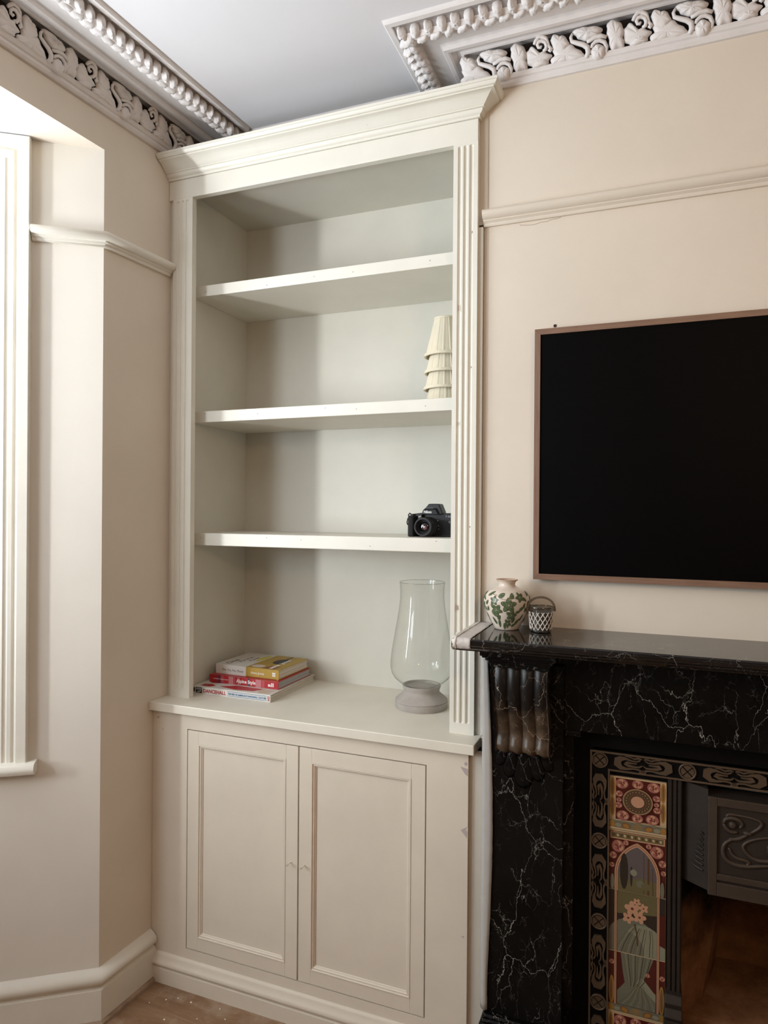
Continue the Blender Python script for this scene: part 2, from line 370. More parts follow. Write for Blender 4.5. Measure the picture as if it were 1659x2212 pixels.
# alcove back, chimney breast, right side of the room
S(MB().box(-.3, AX, YA, YA+T, 0, CZ+.02).build('wall_alcove', 'wall'))
OX0, OX1, OZ = 1.475, 1.965, .86
mb = MB().box(AX, OX0, YW, YA+T, 0, CZ+.02).box(OX1, BX, YW, YA+T, 0, CZ+.02).box(OX0, OX1, YW, YA+T, OZ, CZ+.02).box(OX0, OX1, YA+.03, YA+T, 0, OZ)
mb.box(.955, AX+.01, .0226, YW+.03, 2.3605, CZ)
mb.box(.9925, 1.0150, -.004, YW, .8872, .9148)
chim = S(mb.build('wall_chimney', 'wall'))
S(MB().box(BX, 3.6, YA, YA+T, 0, CZ+.02).build('wall_alcove_right', 'wall'))
S(MB().box(3.45, 3.6, -4.4, YA, 0, CZ+.02).build('wall_right', 'wall_far'))
S(MB().box(-.6, 3.6, -4.4, -4.25, 0, CZ+.02).build('wall_rear', 'wall_far'))
MB().box(-9, -1.6, -9, 7, -.7, -.6).build('garden_ground', 'ground')
tag(bpy.data.objects['garden_ground'], 'dark garden ground outside the bay window', 'ground', kind='structure')

# windows: architrave, sash, panes, sill
ARCH = [(0, 0), (0, .010), (.010, .010), (.014, .016), (.022, .018), (.026, .014), (.032, .014), (.036, .020), (.046, .020), (.050, .015), (.054, .015), (.058, .026), (.062, .028), (.088, .028), (.090, .026), (.090, 0)]
def window(idx, mt, s0, s1, z0, z1, full):
    r = empty('window_%d' % idx, mt @ Vector(((s0+s1)/2, 0, z0))); S(r)
    m = MB(); vs = []
    for wv, p in ARCH: vs += [(s0-wv, -p, z0), (s0-wv, -p, z1+wv), (s1+wv, -p, z1+wv), (s1+wv, -p, z0)]
    k = len(ARCH); fs = []
    for i in range(k):
        j = (i+1) % k
        for c in range(3): fs.append((i*4+c, i*4+c+1, j*4+c+1, j*4+c))
    fs += [[i*4 for i in range(k)], [i*4+3 for i in range(k)][::-1]]
    m.add(vs, fs).xf(mt).build('architrave', 'trim', r)
    m = MB(); fw = .05
    for (a, b, c, d, yy) in ((s0, s1, z0, (z0+z1)/2+.02, .085), (s0, s1, (z0+z1)/2-.02, z1, .055)):
        m.box(a, a+fw, yy, yy+.03, c, d); m.box(b-fw, b, yy, yy+.03, c, d); m.box(a+fw, b-fw, yy, yy+.03, c, c+fw); m.box(a+fw, b-fw, yy, yy+.03, d-fw, d)
    m.xf(mt).build('sash_frame', 'trim', r)
    m = MB().box(s0-.0, s0+.03, .005, .055, z0, z1).box(s1-.03, s1, .005, .055, z0, z1).box(s0+.03, s1-.03, .005, .055, z1-.03, z1)
    m.xf(mt).build('sash_box', 'trim', r)
    MB().box(s0+fw, s1-fw, .096, .1, z0+fw, (z0+z1)/2).xf(mt).build('pane', 'pane', r)
    MB().box(s0+fw, s1-fw, .066, .07, (z0+z1)/2, z1-fw).xf(mt).build('pane', 'pane', r)
    sp = [(0, -.034), (-.035, -.034), (-.046, -.030), (-.052, -.020), (-.052, -.012), (-.046, -.003), (-.036, 0), (.12, 0), (.12, -.034)]
    if not full: sp = [(max(-.03, a), b) for a, b in sp]
    m = MB().prism([(a, z0+b) for a, b in sp], 'x', s0-.115, s1+.115).xf(mt).build('window_sill', 'trim', r, smooth=35)
    return r
window(1, mt_near, near_op[0], near_op[1], WZ0, WZ1, True)
window(2, mt_front, .12, L2-.12, WZ0, WZ1, False)
window(3, mt_far, .12, .78, WZ0, WZ1, False)

# skirting, picture rails
SK = [(0, 0), (.022, 0), (.022, .104), (.015, .108), (.015, .112), (.024, .120), (.027, .130), (.024, .141), (.014, .151), (.005, .156), (0, .160)]
lp = [tuple(J1), tuple(J0), (XL(-.062), -.062)]
S(sweep(lp, SK, 0, 0, 2).build('baseboard_left', 'trim', smooth=50))
S(sweep(lp, [(.02, 0), (.032, 0), (.031, .008), (.024, .014), (.02, .014)], 0, 0, 2).build('trim_1', paint('dusty_beading', (.33, .235, .165), .8, .3, 30, .2))) 
S(sweep([(XL(-4.2), -4.2), tuple(K0), tuple(K1), tuple(J1)], SK).build('baseboard_bay', 'trim', smooth=50))
S(sweep([(BX, YW), (BX, YA), (3.45, YA), (3.45, -4.25), (XL(-4.2), -4.25)], SK).build('baseboard_right', 'trim', smooth=50))
RL = [(0, 0), (.007, 0), (.010, .004), (.010, .008), (.017, .013), (.017, .016), (.024, .018), (.031, .025), (.033, .033), (.029, .040), (.020, .044), (.012, .045), (0, .045)]
ja = J0+JD*.196
S(sweep([tuple(ja), tuple(J0), (XL(.0), -.001)], RL, 2.333).build('trim_2', 'trim', smooth=50))
S(sweep([(AX, YW), (BX, YW)], RL, 2.351).build('trim_3', 'wall', smooth=50))

# ------------------------------------------------------------------ plaster cornice
def prof(k=1.0):
    P = [(0, -.112), (.008, -.112), (.014, -.106), (.014, -.098), (.019, -.096), (.022, -.092), (.026, -.088), (.024, -.085),
         (.008, -.082), (.004, -.060), (.006, -.030), (.020, -.012), (.044, -.014), (.050, -.022), (.056, -.021), (.060, -.016), (.070, -.018), (.080, -.028), (.086, -.030), (.097, -.030), (.099, -.018), (.105, -.015),
         (.150, -.018), (.154, -.022), (.157, -.026), (.168, -.032), (.180, -.032), (.188, -.022), (.192, -.006), (.206, -.006), (.208, -.010), (.222, -.010), (.226, -.006), (.228, .001), (0, .001)]
    return [(p*k, z) for p, z in P]
HOL = {8, 9, 10, 11}          # profile faces inside the pierced band and behind the beads
def cornice(name, path, i, k=1.0):
    m = sweep(path, prof(k), CZ, i, i+1)
    n = len(prof())
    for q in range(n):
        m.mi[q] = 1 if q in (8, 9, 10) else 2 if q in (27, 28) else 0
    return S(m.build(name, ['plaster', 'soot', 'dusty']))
YC = .345                      # plaster bulkhead line above the bookcase
cpl = [(XL(-4.2), -4.25), (XL(YC), YC), (AX, YC), (AX, YW), (BX, YW), (BX, YA), (3.45, YA), (3.45, -4.25)]
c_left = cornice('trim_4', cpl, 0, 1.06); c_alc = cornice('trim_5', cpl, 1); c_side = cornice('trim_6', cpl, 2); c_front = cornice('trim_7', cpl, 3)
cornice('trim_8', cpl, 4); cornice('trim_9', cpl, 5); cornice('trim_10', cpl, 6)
def outline(fn, n=28): return [fn(2*PI*k/n) for k in range(n)]
def pillow(pts, h, rings=5, c=None, lump=0, base=-.005, seed=0, creases=0):
    rnd = random.Random(seed); n = len(pts)
    c = c or (sum(p[0] for p in pts)/n, sum(p[1] for p in pts)/n)
    vs = [(c[0], c[1], h)]; fs = []
    cr = [rnd.uniform(0, n) for _ in range(creases)]
    for k in range(1, rings+1):
        r = k/rings
        for j, p in enumerate(pts):
            g = 1
            for q in cr:
                d = min(abs(j-q), n-abs(j-q)); g -= .24*math.exp(-(d/1.1)**2)*min(1, r*1.6)
            z = h*g*math.sqrt(max(0, 1-r**3.2))+(rnd.uniform(-lump, lump) if k < rings else 0)
            vs.append((c[0]+(p[0]-c[0])*r, c[1]+(p[1]-c[1])*r, z))
    for p in pts: vs.append((p[0], p[1], base))
    for j in range(n): fs.append((0, 1+j, 1+(j+1) % n))
    for k in range(rings):
        for j in range(n):
            a = 1+k*n+j; b = 1+k*n+(j+1) % n; fs.append((a, a+n, b+n, b))
    return vs, fs
def shared(name, mbs, mat, smooth=True):
    me = bpy.data.meshes.new(name); me.from_pydata(mbs.v, [], mbs.f); me.materials.append(M[mat])
    me.polygons.foreach_set('use_smooth', [True]*len(me.polygons)); me.update(); return me
def lobed(cx, cy, R, n, amp, sx, sy, ph=0, rot=0):
    def f(a):
        r = R*(1-amp+amp*abs(math.cos(n*(a-ph)/2))**.7)
        x, y = r*sx*math.cos(a), r*sy*math.sin(a)
        return (cx+x*math.cos(rot)-y*math.sin(rot), cy+x*math.sin(rot)+y*math.cos(rot))
    return f
LEAVES = {}
def traced(px, sub=3):                       # outline given in survey units along and across the band
    P = [((x-220)/1080*.25, (758-.262*(x-220)-y)/300*.0615) for x, y in px]; n = len(P); out = []
    for i in range(n):
        a, b, c, d = (Vector(P[(i+k) % n]) for k in (-1, 0, 1, 2))
        for s in range(sub):
            t = s/sub; q = .5*((2*b)+(c-a)*t+(2*a-5*b+4*c-d)*t*t+(3*b-a-3*c+d)*t**3); out.append((q.x, q.y))
    return out
def tline(px): return [((x-220)/1080*.25, (758-.262*(x-220)-y)/300*.0615) for x, y in px]
def leafm(px, h, seed, lump=.0005):
    pts = traced(px, 4); n = len(pts); c = (sum(p[0] for p in pts)/n, sum(p[1] for p in pts)/n)
    pts = [(c[0]+(p[0]-c[0])*(.965+.045*math.sin(j*2*PI/7.3+seed)), c[1]+(p[1]-c[1])*(.965+.045*math.sin(j*2*PI/7.3+seed))) for j, p in enumerate(pts)]
    return MB().add(*pillow(pts, h, 5, lump=lump, seed=seed, creases=4))
LEAVES['leaf_lobe'] = leafm([(225, 480), (240, 425), (290, 404), (340, 411), (385, 450), (410, 500), (408, 560), (400, 610), (418, 640), (412, 692), (360, 719), (300, 741), (262, 736), (248, 680), (243, 620), (223, 560)], .0105, 1)
LEAVES['leaf_body'] = leafm([(398, 520), (430, 470), (480, 436), (520, 466), (560, 500), (605, 480), (645, 500), (690, 520), (704, 548), (664, 578), (658, 625), (610, 658), (540, 668), (470, 674), (430, 664), (398, 620)], .0085, 2)
LEAVES['leaf_tip'] = leafm([(466, 684), (500, 620), (550, 580), (600, 566), (652, 588), (658, 622), (600, 654), (520, 686)], .0115, 3)
LEAVES['leaf_tongue'] = leafm([(684, 350), (718, 301), (760, 290), (790, 312), (822, 296), (864, 328), (899, 380), (894, 424), (860, 474), (800, 504), (728, 484), (698, 430)], .0110, 4)
LEAVES['leaf_base'] = leafm([(676, 628), (688, 570), (718, 530), (704, 462), (760, 436), (850, 426), (905, 398), (964, 428), (1004, 458), (1052, 480), (1064, 532), (1002, 574), (900, 588), (850, 600), (762, 622), (728, 630)], .0085, 5)
LEAVES['bud'] = leafm([(926, 288), (966, 232), (1020, 214), (1090, 200), (1150, 196), (1224, 192), (1262, 226), (1246, 282), (1192, 314), (1122, 352), (1060, 364), (1000, 348), (972, 316)], .0125, 6, .0016)
LEAVES['grape'] = leafm([(1126, 492), (1148, 428), (1200, 390), (1262, 396), (1295, 440), (1286, 504), (1244, 556), (1200, 572), (1148, 552)], .0140, 7)
m = MB()
tb = lambda px, r: m.tube([(x, y, .0030) for x, y in tline(px)], [q*1.25 for q in r], 6)
tb([(1136, 440), (1150, 405), (1185, 368), (1232, 352), (1282, 370), (1306, 425), (1300, 480)], [.003, .0036, .004, .0042, .0042, .0038, .003])
tb([(1090, 376), (1120, 362), (1170, 324), (1240, 302), (1305, 318)], [.003, .004, .0045, .0045, .0035])
tb([(935, 285), (916, 330), (926, 372), (980, 388), (1050, 404), (1096, 432), (1106, 490), (1080, 545)], [.0025, .0034, .004, .0045, .005, .0056, .0056, .004])
LEAVES['vine'] = m
m = MB()
tb([(664, 470), (690, 482), (700, 470), (668, 430), (655, 380), (640, 345), (600, 326), (555, 332), (520, 380), (500, 420)], [.003, .0038, .0034, .003, .003, .0038, .0044, .0044, .004, .003])
tb([(600, 490), (632, 470), (645, 425), (628, 385), (590, 372), (556, 388), (540, 420), (552, 450), (575, 452), (585, 428)], [.003, .0042, .0044, .0042, .0042, .004, .0038, .0034, .003, .0025])
LEAVES['scroll'] = m
LEAVES = {k: shared(k, v, 'plaster') for k, v in LEAVES.items()}
beadm = shared('leaf_bead', MB().add(*pillow(outline(lobed(0, 0, .0160, 3, .20, .86, 1.15, .4), 20), .019, 4, lump=.0012, seed=11, base=-.012, creases=2)), 'plaster')
beadm2 = shared('leaf_bead_b', MB().add(*pillow(outline(lobed(0, 0, .0155, 4, .25, .84, 1.2, .1), 20), .017, 4, lump=.002, seed=12, base=-.012, creases=3)), 'plaster')
curlm = shared('leaf_curl', MB().add(*pillow(outline(lobed(0, 0, .017, 5, .2, 1.25, .75, .6), 20), .009, 3, lump=.0014, seed=13, base=-.006)), 'plaster')
def foliage(par, A, B, k, starts, period, lo, hi, bead_lo, bead_hi, bstep):
    A = Vector(A); B = Vector(B); d = (B-A).normalized(); nr = right(d)
    es = Vector((d.x, d.y, 0)); a = .024*k; b = .050*k
    et = (Vector((nr.x, nr.y, 0))*(b-a)+Vector((0, 0, .067))).normalized(); en = es.cross(et)
    bas = Matrix((es, et, en)).transposed()
    for st in starts:
        for nm, me in LEAVES.items():
            cx = sum(v.co.x for v in me.vertices)/len(me.vertices)
            if not lo < st+cx < hi: continue
            org = A+d*st
            p = Vector((org.x+nr.x*(a-.001), org.y+nr.y*(a-.001), CZ-.087))
            link(nm, me, par, p, basis=bas)
    z = CZ-.020; j = 0; t = bead_lo
    en2 = (Vector((nr.x, nr.y, 0))*.45+Vector((0, 0, -1))).normalized()
    bb = Matrix((es, en2.cross(es), en2)).transposed()
    bb2 = Matrix((es, Vector((0, 0, -1)).cross(es), Vector((0, 0, -1)))).transposed()
    while t < bead_hi:
        q = A+d*t+nr*(.187*k); rz = random.uniform(.1, .9)
        rb = bb @ Matrix.Rotation(rz, 3, 'Z')
        link('leaf_bead', beadm if j % 2 else beadm2, par, (q.x, q.y, z), basis=rb, scale=(1, random.uniform(.9, 1.1), random.uniform(.85, 1.1)))
        q = A+d*(t+bstep*.4)+nr*(.166*k)
        link('leaf_curl', curlm, par, (q.x, q.y, CZ-.030), basis=bb2 @ Matrix.Rotation(random.uniform(.2, 1.1), 3, 'Z'))
        t += bstep; j += 1
A, B = cpl[0], cpl[1]; Ld = (Vector(B)-Vector(A)).length
yo = lambda y: Ld*(y+4.25)/(YC+4.25)
foliage(c_left, A, B, 1.06, [yo(-.695+.242*i) for i in range(-2, 4)], .242, yo(-1.05), yo(.26), yo(-.85), yo(.14), .034)
foliage(c_front, cpl[3], cpl[4], 1.0, [1.063-AX+.2503*i for i in range(-1, 4)], .25, -.045, .95, -.185, .95, .037)
foliage(c_side, cpl[2], cpl[3], 1.0, [.32-.05-.245*.72-.245*i for i in range(0, 2)], .245, .0, .345, .10, .50, .031)

# ------------------------------------------------------------------ bookcase
ZC = .915; ZT = 2.5895; XR = .9713
bk = empty('bookcase', (.45, .19, ZC)); tag(bk, 'tall ivory built-in bookcase with three shelves and fluted pilasters', 'bookcase')
def pilaster(x0, x1, z0, z1, par):
    wd = x1-x0; r = .0062; cs = [x0+wd*(.5+d) for d in (-.235, 0, .235)]; fz0 = z0+.030; fz1 = z1-.006
    xs = [x0, x0+.002]
    for c in cs: xs += [c-r+2*r*k/10 for k in range(11)]
    xs += [x1-.002, x1]
    zs = [z0, fz0]+[fz0+r*k/5 for k in range(1, 6)]+[fz1-r*k/5 for k in range(5, 0, -1)]+[fz1, z1]
    if fz1-fz0 > .5:
        zs = zs[:7]+[fz0+(fz1-fz0)*k/6 for k in range(1, 6)]+zs[7:]
    vs = []
    for z in zs:
        for x in xs:
            d = 0
            for c in cs:
                dx = abs(x-c)
                dz = max(0, (fz0+r)-z, z-(fz1-r))
                q = 1-(dx*dx+dz*dz)/(r*r)
                if q > 0: d = max(d, .0055*math.sqrt(q))
            vs.append((x, d, z))
    n = len(xs); k = len(zs)
    fs = [(j*n+i, j*n+i+1, (j+1)*n+i+1, (j+1)*n+i) for j in range(k-1) for i in range(n-1)]
    m = MB().add(vs, fs)
    y1 = .022; b = len(m.v)
    m.v += [(x0, y1, z0), (x1, y1, z0), (x1, y1, z1), (x0, y1, z1)]
    fr = lambda i, j: j*n+i
    m.f += [[fr(i, 0) for i in range(n)][::-1]+[b, b+1], [fr(i, k-1) for i in range(n)]+[b+2, b+3],
            [fr(0, j) for j in range(k)]+[b+3, b], [fr(n-1, j) for j in range(k)][::-1]+[b+1, b+2], [b, b+3, b+2, b+1]]
    m.mi += [0]*5
    o = m.build('pilaster', 'case', par, smooth=35); return o
pilaster(-.0787, 0, ZC, ZT, bk); pilaster(.9, XR, ZC, ZT, bk)
MB().box(-.0945, XR, 0, .022, ZT, 2.6535).build('frieze_board', 'case', bk, bevel=.0012)
MB().box(-.0945, -.0787, .010, .03, ZC, ZT).build('filler_strip', 'case', bk)
MB().box(XR, .984, .012, .0245, 1.2325, 2.35).build('filler_strip', 'case', bk)
MB().box(XR+.0005, 1.0212, .013, .0245, ZC, 1.196).build('filler_strip', 'case', bk)
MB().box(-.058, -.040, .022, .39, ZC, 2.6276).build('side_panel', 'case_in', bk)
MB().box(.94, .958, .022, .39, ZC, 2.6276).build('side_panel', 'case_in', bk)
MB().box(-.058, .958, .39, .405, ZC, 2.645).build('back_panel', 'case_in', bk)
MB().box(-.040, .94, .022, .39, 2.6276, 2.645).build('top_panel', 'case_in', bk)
shelves = []
for z0, z1 in ((1.424, 1.466), (1.844, 1.882), (2.274, 2.311)):
    o = MB().box(-.0395, .9395, .06, .3895, z0, z1).build('shelf', 'case', bk, bevel=.002); shelves.append(o)
    for k in range(5):
        x = .04+.19*k+random.uniform(-.05, .05); z = z0+random.uniform(.01, z1-z0-.008)
        MB().lathe([(.0012, 0), (.0012, .0006), (0, .0006)], n=8).xf(Matrix.Translation((x, .0601, z)) @ Matrix.Rotation(PI/2, 4, 'X')).build('nail_hole', 'gap', o)
KP = [(0, 0), (.005, 0), (.006, .006), (.011, .008), (.015, .013), (.016, .018), (.020, .019), (.020, .022), (.025, .025), (.031, .031), (.042, .040), (.052, .045), (.055, .046), (.055, .050), (.060, .0505), (.064, .054), (.066, .058), (.0675, .0585), (.0675, .066), (0, .066)]
sweep([(-.0945, 0), (XR, 0), (XR, .0245)], KP, 2.6535).build('cornice_moulding', 'case', bk, smooth=30)

# ------------------------------------------------------------------ worktop and base cabinet
o = MB().prism([(XL(-.0808)+.0005, -.0808), (.992, -.0808), (.992, .0245), (.9845, .0245), (.9845, .40), (XL(.40)+.0005, .40)], 'z', .8867, ZC).build('worktop', paint('worktop_paint', (.74, .69, .59), .42, .06, 5, .08, 50, dirt=((.60, .53, .48), 14, .70)), bevel=.0025)
tag(o, 'long ivory painted worktop with scuffed front edge over the cupboard doors', 'worktop')
cab = empty('base_cabinet', (.44, -.02, 0)); tag(cab, 'low cream cupboard with two panelled doors under the worktop', 'cupboard')
YD = -.0594
m = MB().box(XL(YD)+.001, .0397, YD, -.04, 0, .8867).box(.8517, .9715, YD, -.04, 0, .8867).box(.0397, .8517, YD, -.04, .836, .8867).box(.0397, .8517, YD, -.04, 0, .1245)
m.build('face_frame', 'cab', cab)
MB().box(.9535, .9715, -.04, .023, 0, .8867).build('side_panel', 'cab', cab)
MB().box(.9715, 1.0150, -.046, -.034, 0, .8867).build('filler_strip', 'cab', cab)
MB().box(-.09, .95, -.0385, -.0345, .05, .88).build('carcass', 'gap', cab)
sweep([(XL(YD)+.001, YD), (.9715, YD), (.9715, .02)], [(0, 0), (.016, 0), (.016, .046), (.012, .049), (.012, .053), (.019, .057), (.0205, .064), (.017, .071), (.010, .079), (.009, .087), (.004, .0925), (0, .0935)], 0, 0, 1).build('plinth_moulding', 'cab', cab, smooth=50)
def door(x0, x1, z0, z1, kx, kz, bare):
    m = MB(); st = .0415; y1 = -.0405
    m.box(x0, x0+st, YD, y1, z0, z1).box(x1-st, x1, YD, y1, z0, z1).box(x0+st, x1-st, YD, y1, z0, z0+st).box(x0+st, x1-st, YD, y1, z1-st, z1)
    d = m.build('door', 'cab', cab, bevel=.0008)
    a, b, c, e = x0+st, x1-st, z0+st, z1-st
    MB().box(a, b, YD+.0085, YD+.013, c, e).build('door_panel', 'cab', d)
    pf = [(0, .0085), (0, -.0012), (.003, -.0016), (.0045, .0018), (.0062, .0018), (.0085, .0015), (.0115, .0052), (.0128, .0052), (.0145, .0085)]
    for side in range(4):
        vs = []
        for wv, y in pf:
            q = [(a+wv, c+wv), (b-wv, c+wv), (b-wv, e-wv), (a+wv, e-wv)]
            p0, p1 = q[side], q[(side+1) % 4]
            vs += [(p0[0], YD+y, p0[1]), (p1[0], YD+y, p1[1])]
        n = len(pf); fs = [(2*i, 2*i+1, 2*i+3, 2*i+2) for i in range(n-1)]+[[2*i for i in range(n)], [2*i+1 for i in range(n)][::-1], (0, 1, 2*n-1, 2*n-2)]
        MB().add(vs, fs).build('panel_moulding', 'bare' if (bare and side == 3) else 'cab', d)
    MB().lathe([(0, 0), (.0017, 0), (.0017, .020), (.0036, .0205), (.0036, .0225), (0, .0225)], n=10).xf(Matrix.Translation((kx, YD, kz)) @ Matrix.Rotation(PI/2, 4, 'X')).build('knob_screw', 'steel', d)
    return d
door(.0422, .4458, .1275, .8325, .4228, .480, False); door(.4500, .8486, .1275, .8325, .4702, .4797, True)

# ------------------------------------------------------------------ television
TX0, TX1, TZ0, TZ1, TY = 1.1338, 2.282, 1.3635, 2.0425, -.005
tv = empty('television', ((TX0+TX1)/2, .01, TZ0)); tag(tv, 'large black flat television with slim walnut frame on the wall', 'television')
bw = .0155
for q, mt_ in (([(TX0, TZ0), (TX1, TZ0), (TX1-bw, TZ0+bw), (TX0+bw, TZ0+bw)], 'tvframe'), ([(TX0, TZ1), (TX1, TZ1), (TX1-bw, TZ1-bw), (TX0+bw, TZ1-bw)], 'tvframe'),
               ([(TX0, TZ0+.0006), (TX0, TZ1-.0006), (TX0+bw-.0004, TZ1-bw), (TX0+bw-.0004, TZ0+bw)], 'tvframe_v'), ([(TX1, TZ0+.0006), (TX1, TZ1-.0006), (TX1-bw+.0004, TZ1-bw), (TX1-bw+.0004, TZ0+bw)], 'tvframe_v')):
    MB().prism(q, 'y', TY, .018).build('frame_bar', mt_, tv)
MB().box(TX0+.012, TX1-.012, TY+.004, .0245, TZ0+.012, TZ1-.012).build('screen', 'screen', tv)
MB().lathe([(.0042, 0), (.0042, .0012), (.0028, .0014), (0, .0004)], n=14).xf(Matrix.Translation((1.1834, YW-.0002, 2.0553)) @ Matrix.Rotation(PI/2, 4, 'X')).build('screw_hole', 'gap', chim)
# hairline crack in the plaster below the picture rail
m = MB(); cp = [(1.085, 2.3475), (1.088, 2.3438), (1.100, 2.3425), (1.118, 2.3405), (1.136, 2.3420), (1.141, 2.3445), (1.162, 2.3440), (1.166, 2.3470), (1.186, 2.3480), (1.197, 2.3500)]
m.ribbon(cp, .0010, YW-.0004, YW); m.build('plaster_crack', paint('crack_shadow', (.30, .24, .19), .9), chim)

# ------------------------------------------------------------------ marble fireplace surround
fs_ = empty('fireplace_surround', (1.72, -.05, 0)); tag(fs_, 'black veined marble fireplace surround with carved corbels and deep mantel', 'fireplace')
MX0, MX1 = .977, 2.463
mp = [(YW-.0005, 1.2318), (-.2372, 1.2318), (-.2412, 1.2285), (-.2416, 1.2200), (-.2400, 1.2150), (-.2360, 1.2120), (-.2352, 1.2080), (-.2300, 1.2040), (-.2200, 1.2020), (-.2180, 1.1985), (YW-.0005, 1.1985)]
MB().prism(mp, 'x', MX0, MX1).build('mantel_shelf', 'marble_top', fs_, smooth=25)
MB().box(1.205, 2.235, -.085, YW-.0005, .9905, 1.198).build('frieze', 'marble', fs_)
bd = [(YW-.001, 1.198), (-.125, 1.198), (-.122, 1.190), (-.112, 1.184), (-.100, 1.181), (-.096, 1.176), (-.085, 1.172), (YW-.001, 1.172)]
MB().prism(bd, 'x', 1.21, 2.23).build('bed_moulding', 'marble', fs_, smooth=25)
def leg(cx, sg):
    def X(a, b): return (cx+sg*a, cx+sg*b) if sg > 0 else (cx+sg*b, cx+sg*a)
    x0, x1 = X(-.0995, .0995)
    MB().box(x0, x1, -.1, YW-.0005, .226, 1.155).build('jamb', 'marble', fs_, bevel=.002)
    x0, x1 = X(-.1075, -.1075+.010)
    MB().box(min(x0, x1), max(x0, x1), -.06, YW-.0005, .226, 1.155).build('jamb_fillet', 'marble', fs_)
    # cap above the corbel
    m = MB()
    for a, y, z0, z1 in ((.094, -.208, 1.186, 1.198), (.090, -.200, 1.180, 1.186), (.084, -.190, 1.172, 1.180), (.078, -.182, 1.164, 1.172), (.074, -.178, 1.155, 1.164)):
        x0, x1 = X(-a, a); m.box(x0, x1, y, YW-.0005, z0, z1)
    m.build('capital', 'marble', fs_, bevel=.002)
    # fluted scroll corbel
    zs = [1.155, 1.14, 1.12, 1.10, 1.08, 1.06, 1.04, 1.02, 1.0, .985, .97, .96, .95, .94, .932, .926, .922]
    ys = [-.162, -.168, -.171, -.171, -.168, -.162, -.153, -.143, -.134, -.1295, -.129, -.132, -.137, -.139, -.136, -.127, -.112]
    hw = .0675; nx = 44; vs = []
    for z, y in zip(zs, ys):
        for i in range(nx+1):
            t = i/nx; x = -hw+2*hw*t
            fl = abs(math.sin(PI*4*t))**.8 if True else 0
            e = min(1, min(t, 1-t)/.03)
            vs.append((cx+sg*x, y+.0085*(1-fl)*e*(1 if z < 1.15 else .4), z+.004*math.sin(PI*8*t)*(1 if z < .95 else 0)*.6))
    n = nx+1; k = len(zs)
    fs = [(j*n+i, j*n+i+1, (j+1)*n+i+1, (j+1)*n+i) for j in range(k-1) for i in range(nx)]
    m = MB().add(vs, fs); b = len(m.v)
    for j in range(k): m.v += [(vs[j*n][0], -.099, zs[j]), (vs[j*n+nx][0], -.099, zs[j])]
    for j in range(k-1):
        m.f += [[j*n, (j+1)*n, b+2*(j+1), b+2*j], [j*n+nx, (j+1)*n+nx, b+2*(j+1)+1, b+2*j+1]]; m.mi += [0, 0]
    m.f += [[i for i in range(n)]+[b+1, b], [(k-1)*n+i for i in range(n)]+[b+2*k-1, b+2*k-2]]; m.mi += [0, 0]
    m.build('corbel', 'marble_brown', fs_, smooth=50)
    # carved palmette below
    for dx, dz, rot, ln, wd in ((0, 0, 0, .104, .050), (-.026, .004, -.16, .086, .036), (.026, .004, .16, .086, .036), (-.046, .008, -.34, .064, .028), (.046, .008, .34, .064, .028)):
        pts = outline(lambda a: (wd/2*math.cos(a)*(1-.35*math.sin(a)), ln/2*math.sin(a)-ln/2), 18)
        vs, f2 = pillow(pts, .006, 4, base=-.001)
        mt_ = Matrix.Translation((cx+sg*dx, -.1, .932+dz)) @ Matrix.Rotation(sg*rot, 4, 'Y').inverted() @ Matrix.Rotation(PI/2, 4, 'X')
        MB().add(vs, f2).xf(mt_).build('carved_leaf', 'marble', fs_, smooth='all')
    # plinth block
    m = MB(); x0, x1 = X(-.114, .114); m.box(x0, x1, -.128, YW-.0005, 0, .186)
    for k_ in range(4):
        e = .004*k_; z = .186+.010*k_; x0, x1 = X(-.112+e, .112-e)
        m.prism([(-.126+e, z), (-.1285+e, z+.005), (-.124+e, z+.010), (YW-.0005, z+.010), (YW-.0005, z)], 'x', x0, x1)
    m.build('plinth_block', 'marble', fs_, bevel=.0015)
    x0, x1 = X(.0995, .122); MB().box(x0, x1, -.072, YW-.0005, 0, .974).build('inner_pilaster', 'marble', fs_)
    x0, x1 = X(.0995, .140); m = MB()
    m.box(x0, x1, -.082, YW-.0005, .974, .981); m.box(x0, x1, -.088, YW-.0005, .981, .9900)
    m.build('inner_capital', 'marble', fs_, bevel=.002)
    x0, x1 = X(.122, .166); MB().box(x0, x1, -.022, YW-.0005, 0, .935).build('inner_slip', 'iron_black', fs_)
leg(1.1295, 1); leg(2.3105, -1)
MB().box(1.2515, 2.1885, -.022, YW-.0005, .935, .9903).build('inner_slip', 'iron_black', fs_)
MB().box(.99, 2.45, -.45, -.129, 0, .02).build('hearth_slab', 'marble', fs_, bevel=.003)

